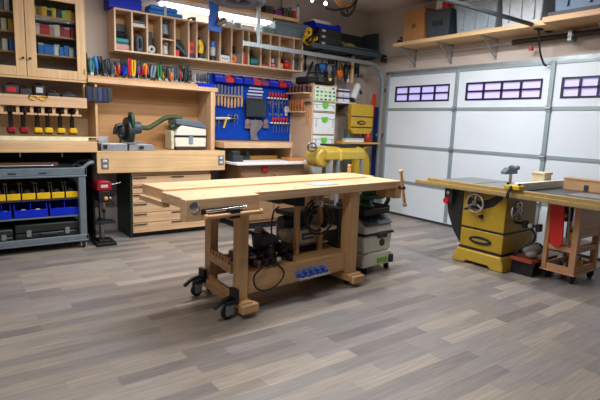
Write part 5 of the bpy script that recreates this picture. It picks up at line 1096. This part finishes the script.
# portable planer / sander, cream, in the middle
t = bthing('benchtop_planer', 'cream benchtop planer with dark badge on the bench shelf', 'planer', 1.31, .455, .284)
part('base', B(-.18, .18, -.125, .12, .001, .035), iron, t, .004)
part('body', MB().prism([(-.13, .06), (.12, .06), (.14, .10), (.13, .17), (.05, .19), (-.12, .19), (-.16, .15)], 'y', -.12, .11), plain('planer_cream', (200, 190, 166), .5), t, .012)
part('badge', B(-.06, .07, -.128, -.121, .105, .155), plain('badge_maroon', (70, 40, 40), .4), t, .002)
part('badge_text', B(-.05, .06, -.1305, -.128, .122, .138), lgrey, t)
for s in (-1, 1):
    for v in (-.105, .095): part('post', MB().cyl((s * .15, v, .035), (s * .15, v, .21), .014), steel, t)
part('motor', MB().cyl((-.20, .0, .245), (.16, .0, .245), .055, n=16), charcoal, t, .006); part('top_cover', B(-.17, .15, -.11, .11, .30, .34), black, t, .01)
part('crank', MB().cyl((.19, -.05, .20), (.19, -.05, .30), .008).cyl((.19, -.05, .30), (.24, -.05, .30), .008), iron, t)
part('bed', B(-.22, .26, -.10, .10, .038, .055), steel, t, .003)
# coil of black hose in front of uprights
t = bthing('cable_coil', 'black hose coiled in rings hanging under the bench top', 'hose', 1.31, .235, .60)
for k in range(4): part('loop', MB().torus((.008 * k, -.014 * k + .02, -.010 * k), (.12 * k - .15, 1, .12 * k - .2), .125 - .009 * (k % 3), .0075, 28, 7), plain('hose_black', (30, 33, 37), .4), t)
part('hook', MB().cyl((0, .02, .11), (0, .02, .203), .006), steel, t); part('tie', B(-.012, .012, -.06, .03, .085, .13), lgrey, t)
t = bthing('router_motor', 'grey and white power tool hanging behind the black coil', 'power tool', 1.46, .42, .496)
part('body', MB().cyl((0, 0, .001), (0, 0, .14), .055, .05), plain('tool_bone', (170, 164, 150), .5), t, .006); part('cap', MB().cyl((0, 0, .142), (0, 0, .19), .05, .03), charcoal, t)
for s in (-1, 1): part('knob', MB().ball((s * .07, -.02, .05), .022), black, t)
# black bench saw lying left of planer
t = bthing('chop_saw', 'black chop saw with angled guard on the bench shelf', 'chop saw', .90, .40, .284)
part('base', MB().prism([(-.16, -.15), (.15, -.15), (.18, .12), (-.14, .12)], 'z', .001, .03), iron, t, .004)
part('guard', MB().prism([(-.10, .03), (.16, .03), (.20, .06), (.10, .13), (-.06, .21), (-.13, .22), (-.12, .14)], 'y', -.06, -.01), plain('guard_black', (32, 36, 34), .45), t, .006)
part('blade', MB().cyl((.01, -.065, .10), (.01, -.062, .10), .10, n=26), plain('blade_dark', (60, 62, 64), .4, .6), t)
part('motor', MB().cyl((-.02, -.01, .16), (.05, .13, .18), .05, .045), charcoal, t, .006)
part('arm', MB().tube([(.12, .10, .03), (.13, .10, .12), (.03, .04, .18)], .025), iron, t)
part('handle', MB().tube([(-.11, -.04, .20), (-.18, -.05, .23), (-.21, -.05, .16), (-.16, -.04, .10)], .015), black, t)
part('turn_knob', MB().ball((-.20, -.10, .06), .026).tube([(-.20, -.10, .06), (-.13, -.10, .04), (-.1, -.1, .03)], .009), black, t)
# small tools heaped at the left end of the shelf
random.seed(21)
heap = [('black', black), ('steel', steel), ('plum grey', plain('plum_grey', (74, 62, 70), .5)), ('dark grey', charcoal), ('silver', chrome), ('black', iron), ('steel', steel), ('slate', slate), ('black', black), ('dark grey', charcoal), ('steel', grey), ('black', iron)]
for i, (cn, mt) in enumerate(heap):
    u = .60 + .075 * (i % 6) + .03 * (i // 6); v = .26 + .10 * (i // 6); z = .286 + .03 * (i // 6)
    t = bthing('bar_clamp', '%s clamp in the heap at left end of bench shelf, %s by position' % (cn, ORD[i]), 'clamp', u, v, z, 'clamps heaped on the bench shelf', random.uniform(-.5, .5))
    part('bar', B(-.011, .011, -.09, .20, .001, .014), steel if mt is not steel else iron, t, .002); part('fixed_jaw', B(-.02, .02, -.10, -.05, .0, .055), mt, t, .006); part('sliding_jaw', B(-.022, .022, .02, .07, .0, .065), mt, t, .006); part('handle', MB().lathe((0, .04, .04), (0, -1, .35), [(0, .008), (.03, .014), (.09, .014), (.10, .008)], 10), mt, t)
t = bthing('extension_cord', 'black cord drooping from bench top down over the stretcher', 'cord', .85, .06, .2)
c = MB().tube([(.05, .20, .60), (-.03, .14, .58), (-.09, .10, .48), (-.12, .05, .36), (-.20, .03, .30), (-.27, .022, .24), (-.21, .018, .11), (-.09, .018, .09), (-.02, .02, .13), (-.0, .045, .20), (-.03, .10, .15)], .0065, 7, smooth=4); 
m_ = Matrix.Translation((0, 0, -.2)); part('cable', MB().tube([Vector(p) - Vector((0, 0, .0)) for p in [(.10, .22, .50), (.0, .16, .47), (-.06, .10, .36), (-.10, .03, .22), (-.19, .012, .13), (-.27, .012, .07), (-.25, .012, -.02), (-.15, .012, -.06), (-.04, .012, -.02), (-.0, .012, .05), (-.05, .03, .115)]], .0065, 7, smooth=4), black, t)
part('plug', MB().cyl((-.05, .03, .115), (-.09, .06, .12), .014), black, t)
# ---- dust extractor beside the right legs with a green sander on top
EX, EY = 3.13, 3.16
t = thing('dust_extractor', 'off white dust extractor on wheels under the right end of bench', 'dust extractor', (EX, EY, 0), BA, local=True)
ew = plain('extractor_white', (226, 226, 214), .4, 0, .03); w2 = .195
part('chassis', MB().prism([(-w2 - .01, .06), (w2 + .02, .06), (w2 + .03, .14), (w2, .19), (-w2, .19), (-w2 - .015, .14)], 'y', -.13, .30), ew, t, .015)
part('tub', MB().ring_solid([[Vector((sx * w2 * k, (-.12 if sy < 0 else .28), z)) for sx, sy in ((-1, -1), (1, -1), (1, 1), (-1, 1))] for z, k in ((.195, .97), (.355, 1.04))]), ew, t, .015)
part('band', B(-w2 - .015, w2 + .015, -.135,   .295, .356, .375), black, t, .004)
part('top_unit', MB().prism([(-.135, .376), (.29, .376), (.29, .525), (.0, .52), (-.12, .44)], 'x', -w2 - .008, w2 + .008), plain('extractor_top', (214, 216, 208), .4), t, .012)
part('control_panel', MB().prism([(-.125, .446), (-.005, .524), (-.008, .536), (-.132, .456)], 'x', -w2 + .015, w2 - .012), plain('panel_slate', (62, 72, 82), .4), t, .003)
for k in range(3): part('dial', MB().cyl((-.09 + k * .09, -.07, .485), (-.09 + k * .09, -.082, .506), .018), green if k == 2 else charcoal, t)
part('latch', B(-.03, .10, -.15, -.1355, .325, .375), charcoal, t, .006)
part('round_emblem', MB().cyl((.055, -.119, .275), (.055, -.130, .275), .033, n=18), plain('emblem_slate', (50, 58, 64), .4), t)
part('green_badge', B(-.01, .125, -.139, -.13, .085, .135), plain('badge_green', (110, 186, 40), .4), t, .003)
for s in (-1, 1):
    part('rear_wheel', MB().lathe((s * (w2 + .012) - .0, .22, .085), (s, 0, 0), [(0, .075), (.006, .084), (.026, .084), (.032, .07)], 20), rubber, t)
    part('front_caster', MB().lathe((s * (w2 - .04) - .012, -.11, .03), (1, 0, 0), [(0, .023), (.004, .029), (.02, .029), (.024, .023)], 14).box(s * (w2 - .04) - .015, s * (w2 - .04) + .015, -.125, -.095, .045, .062), rubber, t)
part('corner_bumper', MB().cyl((w2 - .01, -.13, .075), (w2 - .01, -.13, .145), .03), charcoal, t)
t = thing('sander_caddy', 'black caddy tray carrying green tools on top of the extractor', 'tray', (EX, EY, .541), BA, local=True)
part('tray', MB().box(-.19, .17, -.10, .26, .001, .02).box(-.19, -.175, -.10, .26, .02, .075).box(.155, .17, -.10, .26, .02, .075).box(-.175, .155, -.10, -.085, .02, .055), plain('caddy_black', (36, 44, 44), .45), t, .005)
part('handle', MB().tube([(.165, -.05, .07), (.195, -.05, .15), (.18, .10, .2), (.165, .2, .07)], .022), plain('caddy_blue_black', (32, 42, 52), .4), t)
t = thing('orbital_sander', 'green and black sander lying in the caddy above extractor', 'sander', (EX - .02, EY + .06, .563), BA, local=True)
part('body', MB().lathe((-.03, -.02, .001), (.15, -.1, 1), [(0, .08), (.04, .085), (.08, .065), (.12, .05)], 16), plain('sander_dark', (36, 62, 56), .45), t); part('green_ring', MB().torus((-.02, -.03, .055), (.15, -.1, 1), .078, .012, 20, 7), plain('sander_lime', (90, 160, 50), .4), t); part('motor', MB().tube([(-.02, -.02, .12), (.06, -.03, .145), (.12, -.02, .13)], .032, 10), slate, t)
bsolo('green_hose_coil', MB().torus((2.02, .26, .712), (0, .1, 1), .10, .024, 24, 8).torus((2.02, .27, .758), (0, .0, 1), .085, .022, 24, 8), plain('hose_dark_green', (34, 92, 62), .5), 'green hose coil tucked just beneath the right end of bench', 'hose')
bsolo('black_case', B(1.70, 1.82, .36, .60, .0, .60), charcoal, 'tall black case standing behind the right bench leg', 'case', bevel=.01)
# ================================================================== TABLE SAW
FX = 4.20; SY0, SY1 = 2.435, 2.905
t = thing('table_saw', 'yellow cabinet table saw with long rail standing by the garage door', 'table saw', (4.5, 2.67, 0))
sb = plain('saw_yellow', (172, 140, 38), .38, 0, .06); SXB = 4.76
def taper(z0, z1, a, b, x0, x1, y0, y1): return MB().ring_solid([[Vector((x0 - k, y0 - k, z)), Vector((x1 + k, y0 - k, z)), Vector((x1 + k, y1 + k, z)), Vector((x0 - k, y1 + k, z))] for z, k in ((z0, a), (z1, b))])
m = MB(); 
m.prism([(SY0 - .05, 0), (SY0 + .085, 0), (SY0 + .115, .03), (SY1 - .115, .03), (SY1 - .085, 0), (SY1 + .05, 0), (SY1 + .045, .06), (SY1 + .01, .145), (SY0 - .01, .145), (SY0 - .045, .06)], 'x', FX - .035, SXB + .03)
part('base', m, plain('saw_base_yellow', (184, 152, 52), .38, 0, .05), t, .012)
part('base_groove', B(FX - .006, SXB + .005, SY0 - .006, SY1 + .006, .1455, .165), black, t)
part('lower_cabinet', B(FX, SXB, SY0, SY1, .1655, .355), sb, t, .008)
part('seam', B(FX + .004, SXB - .004, SY0 + .004, SY1 - .004, .3555, .372), black, t)
part('upper_cabinet', B(FX, SXB, SY0, SY1, .3725, .765), sb, t, .008)
el = lambda cy, cz, a, b: [(cy + a * math.cos(q), cz + b * math.sin(q)) for q in [2 * PI * k / 28 for k in range(28)]]
bd = part('badge', MB().prism(el(2.672, .258, .125, .040), 'x', FX - .012, FX - .001), black, t, .003)
part('badge_plate', MB().prism(el(2.672, .258, .088, .014), 'x', FX - .015, FX - .012), plain('badge_gold', (150, 130, 60), .4), bd)
# slot with tilt scale and front handwheel
part('tilt_slot', MB().prism([(2.86, .62), (2.80, .56), (2.68, .57), (2.56, .62), (2.475, .70), (2.475, .745), (2.52, .745), (2.60, .69), (2.69, .655), (2.80, .66), (2.845, .68)], 'x', FX - .004, FX + .004), black, t)
def wheel(c, ax, R, nm='handwheel'):
    c = Vector(c); ax = Vector(ax); m = MB().torus(c + ax * .05, ax, R, R * .13, 28, 8)
    w = part(nm, m, chrome, t); u, v = m_frame(ax)
    part('hub', MB().cyl(c, c + ax * .065, R * .3), steel, w)
    for k in range(3):
        a = 2 * PI * k / 3 + .5; d = u * math.cos(a) + v * math.sin(a); part('spoke', MB().cyl(c + ax * .045, c + ax * .05 + d * R, R * .12), chrome, w)
    d = u * .7 + v * .7; part('crank_handle', MB().lathe(c + ax * .06 + d * R, ax, [(0, .008), (.02, .012), (.06, .012), (.065, .006)], 10), black, w)
def m_frame(d):
    a = Vector((0, 0, 1)) if abs(d.z) < .9 else Vector((1, 0, 0)); u = d.cross(a).normalized(); return u, d.cross(u)
wheel((FX - .002, 2.735, .632), (-1, 0, 0), .090)
wheel((4.30, SY0 - .002, .60), (0, -1, 0), .085)
part('lock_rod', MB().cyl((FX - .002, 2.68, .50), (FX - .03, 2.68, .50), .02), iron, t)
# motor cover and switch on the left
part('motor_cover', MB().prism([(SY1 + .002, .18), (SY1 + .02, .18), (SY1 + .10, .28), (SY1 + .19, .46), (SY1 + .225, .62), (SY1 + .225, .745), (SY1 + .002, .745)], 'x', FX + .02, SXB - .06), plain('cover_black', (30, 32, 32), .42), t, .012)
sw = part('switch_box', B(FX - .03, FX + .02, SY1 + .12, SY1 + .215, .57, .735), charcoal, t, .006)
part('stop_paddle', MB().cyl((FX - .031, SY1 + .175, .605), (FX - .06, SY1 + .175, .605), .036, .03, 18), red, sw); part('start_button', MB().cyl((FX - .031, SY1 + .165, .69), (FX - .042, SY1 + .165, .69), .016), cream, sw)
# table, wings, rails
TT = .80
castiron = plain('cast_iron', (150, 152, 150), .32, .7, .05)
part('table_top', B(FX - .03, 4.90, 2.36, 3.02, TT - .035, TT), castiron, t, .003)
part('left_wing', B(FX - .03, 4.90, 3.021, 3.30, TT - .035, TT), castiron, t, .003)
for y in (2.86, 2.53): part('mitre_slot', B(FX - .03, 4.90, y - .010, y + .010, TT + .0002, TT + .0008), charcoal, t)
part('right_wing', B(FX - .03, 5.02, 1.45, 2.359, TT - .04, TT), plain('laminate_dark', (70, 74, 78), .4), t, .003)
rail_y = plain('rail_yellow', (164, 138, 80), .4)
fr = part('front_rail', B(FX - .125, FX - .032, 1.30, 3.44, TT - .055, TT - .012), rail_y, t, .003)
part('rail_face', B(FX - .129, FX - .1255, 1.30, 3.44, TT - .050, TT - .030), plain('rail_tan', (150, 130, 96), .4), fr)  # thin face strip, duller than the rail
part('rail_tube', B(FX - .10, FX - .055, 1.30, 3.30, TT - .0115, TT + .020), rail_y, t, .003)
part('rear_rail', B(4.901, 4.94, 2.36, 3.20, TT - .05, TT - .01), rail_y, t)
# rip fence
t2 = thing('rip_fence', 'long white rip fence clamped across the saw table on yellow rail', 'fence', (4.5, 2.33, TT))
part('beam', B(FX - .04, 4.98, 2.30, 2.36, TT + .004, TT + .075), plain('fence_white', (232, 228, 214), .4), t2, .004)
part('end_cap', B(4.981, 4.995, 2.302, 2.358, TT + .006, TT + .073), black, t2)
part('head', B(FX - .14, FX - .04, 2.25, 2.40, TT + .021, TT + .06), plain('head_yellow', (206, 170, 50), .4), t2, .006)
part('clamp_lever', MB().tube([(FX - .13, 2.33, TT + .05), (FX - .175, 2.33, TT + .0), (FX - .18, 2.33, TT - .06)], .014), black, t2)
for y in (2.275, 2.385): part('adjuster', MB().cyl((FX - .1, y, TT + .06), (FX - .1, y, TT + .08), .012), black, t2)

t = thing('blade_guard', 'blue grey blade guard with knob standing on the saw table', 'blade guard', (4.5, 2.62, TT))
gm = plain('guard_blue_grey', (92, 108, 122), .45)
part('post', B(4.52, 4.56, 2.615, 2.625, TT + .001, TT + .13), steel, t); part('shroud', MB().prism([(4.40, TT + .12), (4.62, TT + .12), (4.60, TT + .175), (4.46, TT + .185), (4.40, TT + .15)], 'y', 2.59, 2.65), gm, t, .006)
part('arm', MB().tube([(4.5, 2.62, TT + .18), (4.46, 2.58, TT + .20), (4.42, 2.50, TT + .195)], .014), gm, t); part('knob', MB().ball((4.42, 2.49, TT + .195), .024), gm, t)
t = thing('dust_box', 'cream wooden box standing on the saw table behind the rip fence', 'box', (4.78, 2.43, TT)); part('carton', B(4.72, 4.86, 2.37, 2.50, TT + .001, TT + .13), plain('cream_wood', (226, 208, 168), .6), t, .004); part('lid', B(4.71, 4.87, 2.364, 2.506, TT + .131, TT + .15), plain('cream_wood', (226, 208, 168), .6), t, .003)
t = thing('router_fence', 'plywood box fence at the rear of the dark right wing', 'fence', (4.92, 2.1, TT))
part('front_board', B(4.87, 4.885, 1.86, 2.25, TT + .001, TT + .10), wood('fence_ply', (190, 152, 112), 'y'), t, .002); part('back_board', B(4.96, 4.975, 1.86, 2.25, TT + .001, TT + .10), wood('fence_ply', (190, 152, 112), 'y'), t, .002); part('lid', B(4.865, 4.98, 1.855, 2.255, TT + .1005, TT + .115), wood('fence_ply', (190, 152, 112), 'y'), t, .002)
part('end_board', B(4.886, 4.959, 1.865, 1.88, TT + .001, TT + .10), wood('fence_ply', (190, 152, 112), 'x'), t); part('bit_gap', B(4.866, 4.8695, 2.02, 2.06, TT + .001, TT + .06), charcoal, t)
solo('router_plate', B(4.42, 4.72, 1.72, 2.0, TT + .0005, TT + .004), plain('plate_silver', (176, 180, 186), .3, .7), 'flat silver plate set on the dark wing right of the fence', 'plate')
# cart under the right wing
cw_m = wood('cart_pine', (196, 148, 108), 'z'); cwy = wood('cart_pine', (196, 148, 108), 'y'); cwx = wood('cart_pine', (196, 148, 108), 'x')
c0, c1, d0, d1 = 4.40, 4.86, 1.855, 2.15
t = thing('router_cart', 'small pine cart on black casters under the right wing', 'cart', ((c0 + c1) / 2, (d0 + d1) / 2, 0))
for x in (c0, c1 - .045):
    for y, w in ((d0, .055), (d1 - .04, .04)): part('post', B(x, x + .045, y, y + w, .0985, .752), cw_m, t, .003)
for z0, z1 in ((.0985, .15), (.285, .335), (.70, .752)):
    for x in (c0 + .008, c1 - .030): part('cross_rail', B(x, x + .022, d0 + .055, d1 - .04, z0, z1), cwy, t, .002)
    for y in (d0 + .008, d1 - .030): part('side_rail', B(c0 + .045, c1 - .045, y, y + .022, z0, z1), cwx, t, .002)
part('bottom_board', B(c0 - .01, c1 + .01, d0 - .01, d1 + .01, .082, .098), cwy, t, .003); part('middle_board', B(c0 + .03, c1 - .03, d0 + .03, d1 - .03, .335, .347), cwy, t)
part('side_panel', B(c0 + .046, c1 - .046, d0 + .004, d0 + .008, .42, .699), cwx, t)
for x in (c0 + .05, c1 - .05):
    for y in (d0 + .03, d1 - .03):
        k = part('caster', MB().box(x - .03, x + .03, y - .03, y + .03, .074, .0815).box(x - .02, x + .02, y - .026, y - .018, .03, .074), iron, t); part('wheel', MB().lathe((x, y - .016, .039), (0, 1, 0), [(0, .030), (.005, .038), (.027, .038), (.032, .030)], 16), rubber, k); part('wheel_hub', MB().lathe((x, y - .0175, .039), (0, 1, 0), [(0, .012), (.035, .012)], 12), grey, k)
part('lift_motor', MB().cyl((c0 + .05, d0 + .14, .56), (c0 + .05, d0 + .14, .70), .05), black, t, .004); part('lift_knob', MB().ball((c0 - .01, d0 + .13, .62), .022), orange, t)
t = thing('push_board', 'long rounded red board hanging in front of the pine cart', 'board', (c0 - .03, 2.05, .33))
yb_, yt_ = 2.03, 2.055
part('board', MB().prism([(2.075 + .005, .36), (2.06, .335), (2.03, .325), (1.985, .335), (1.965, .37), (1.985, .735), (2.115, .735)], 'x', c0 - .04, c0 - .022), plain('board_red', (206, 40, 34), .4), t, .004); part('cord_loop', MB().torus((c0 - .03, 2.05, .748), (1, 0, 0), .014, .004, 14, 6), black, t)
solo('steel_rod', MB().cyl((c0 - .015, 1.93, .40), (c0 - .015, 1.95, .735), .009).cyl((c0 - .015, 1.93, .37), (c0 - .015, 1.93, .40), .018), steel, 'slim steel rod hanging right of the red board', 'rod')
for i, (y, x, h, mt, lab) in enumerate(((2.03, 4.5, .08, navy, 'navy bottle on the bottom of the pine cart, left one'), (1.95, 4.52, .10, charcoal, 'black bottle on the bottom of the pine cart beside navy one'), (1.91, 4.62, .12, tooly, 'yellow bottle on the bottom of the pine cart'))):
    o = thing('bottle', lab, 'bottle', (x, y, 0.0985)); part('body', MB().lathe((x, y, .099), (0, 0, 1), [(0, .028), (h * .7, .028), (h * .85, .014)], 12), mt, o); part('cap', MB().cyl((x, y, .099 + h * .85), (x, y, .099 + h), .012), black, o)
o = thing('router_tool', 'yellow and black tool on the middle board of the pine cart', 'power tool', (4.55, 1.95, .348)); part('body', MB().cyl((4.55, 1.95, .349), (4.55, 1.95, .45), .05), tooly, o); part('cap', MB().cyl((4.55, 1.95, .451), (4.55, 1.95, .50), .045, .03), black, o)
# low red shelf between cabinet and cart with a heap of bags and hoses
t = thing('low_shelf', 'red brown low shelf between the saw cabinet and the pine cart', 'shelf', (4.5, 2.27, .12)); part('board', B(4.26, 4.74, 2.165, 2.382, .135, .165), wood('red_brown', (150, 66, 40), 'y'), t, .003); 
for x in (4.3, 4.68): part('batten', B(x, x + .03, 2.17, 2.38, .0, .134), black, t)
t = thing('dust_bag', 'grey cloth dust bag slumped on the low red shelf', 'bag', (4.45, 2.25, .166)); part('bag', MB().ball((4.45, 2.27, .225), .075, 1.5, 1.1, .78).ball((4.36, 2.23, .205), .05, 1.2, 1.1, .75), plain('bag_grey', (128, 124, 118), .9), t); part('tie', MB().torus((4.54, 2.26, .25), (1, 0, .3), .035, .007, 14, 6), black, t)
t = thing('black_clamp', 'black clamp with white knob hanging off the saw cabinet side', 'clamp', (4.35, 2.3, .45)); part('bar', MB().cyl((4.38, SY0 - .004, .475), (4.36, 2.18, .475), .014), black, t); part('jaw', B(4.34, 4.40, 2.17, 2.21, .43, .50), black, t, .006); part('jaw', B(4.34, 4.40, 2.30, 2.34, .44, .51), black, t, .006); part('knob', MB().ball((4.33, 2.255, .475), .022), lgrey, t)
solo('black_hose', MB().tube([(4.30, 2.36, .175), (4.28, 2.30, .26), (4.33, 2.22, .32), (4.31, 2.19, .40), (4.36, 2.25, .44)], .012, 8, smooth=5), black, 'thin black hose looping up from the low red shelf', 'hose')

# ================================================================== LIGHT AND CAMERA
def fixture(x, y, z, length, power, axis='x', label=''):  # unseen fixtures added; place, height and power balance the room's brightness
    w, l = (.09, length) if axis == 'y' else (length, .09)
    t = thing('added_batten', label, 'light fixture', (x, y, z))
    part('housing', B(x - w / 2 - .02, x + w / 2 + .02, y - l / 2 - .02, y + l / 2 + .02, z, z + .05), white, t)
    part('diffuser', B(x - w / 2, x + w / 2, y - l / 2, y + l / 2, z - .03, z), TUBE, t, .01)
    for s in (-1, 1): part('hanger_rod', MB().cyl((x + s * w * .4, y + s * l * .4, z + .05), (x + s * w * .4, y + s * l * .4, ZC), .004), white, t)
    L = bpy.data.lights.new('added_area_light', 'AREA'); L.shape = 'RECTANGLE'; L.size = w; L.size_y = l; L.energy = power; L.color = (.98, .985, 1)
    o = bpy.data.objects.new('added_area_light', L); COL.objects.link(o); o.location = (x, y, z - .04)
TUBE = emit('added_batten_glow', (255, 250, 242), 6)
HZ = 2.78
fixture(1.5, 2.75, HZ, 1.2, 37, 'x', 'added unseen batten light right over the left end of workbench')
fixture(3.1, 3.35, HZ, 1.2, 36, 'x', 'added unseen batten light behind the right end of the workbench')
fixture(2.0, 4.25, HZ, 1.2, 44, 'x', 'added unseen batten light in front of the cubby shelf')
fixture(4.2, 3.1, HZ + .1, 1.2, 43, 'y', 'added unseen batten light near the garage door')
fixture(0.1, 1.7, HZ, 1.2, 30, 'x', 'added unseen batten light above the open floor')
W = bpy.data.worlds.new('world'); SC.world = W; W.use_nodes = True
W.node_tree.nodes['Background'].inputs['Color'].default_value = lin((225, 230, 240)); W.node_tree.nodes['Background'].inputs['Strength'].default_value = .08
cam = bpy.data.cameras.new('camera'); co = bpy.data.objects.new('camera', cam); COL.objects.link(co)
cam.sensor_width = 36; cam.lens = F / 600 * 36; cam.clip_start = .02
r, u, f = R3 @ Vector((1, 0, 0)), R3 @ Vector((0, 1, 0)), R3 @ Vector((0, 0, 1))
co.matrix_world = Matrix(((r.x, u.x, -f.x, 0), (r.y, u.y, -f.y, 0), (r.z, u.z, -f.z, H), (0, 0, 0, 1)))
SC.camera = co
SC.view_settings.view_transform = 'Standard'; SC.view_settings.look = 'None'; SC.view_settings.gamma = 1; SC.view_settings.use_curve_mapping = False
SC.view_settings.exposure = 0.0
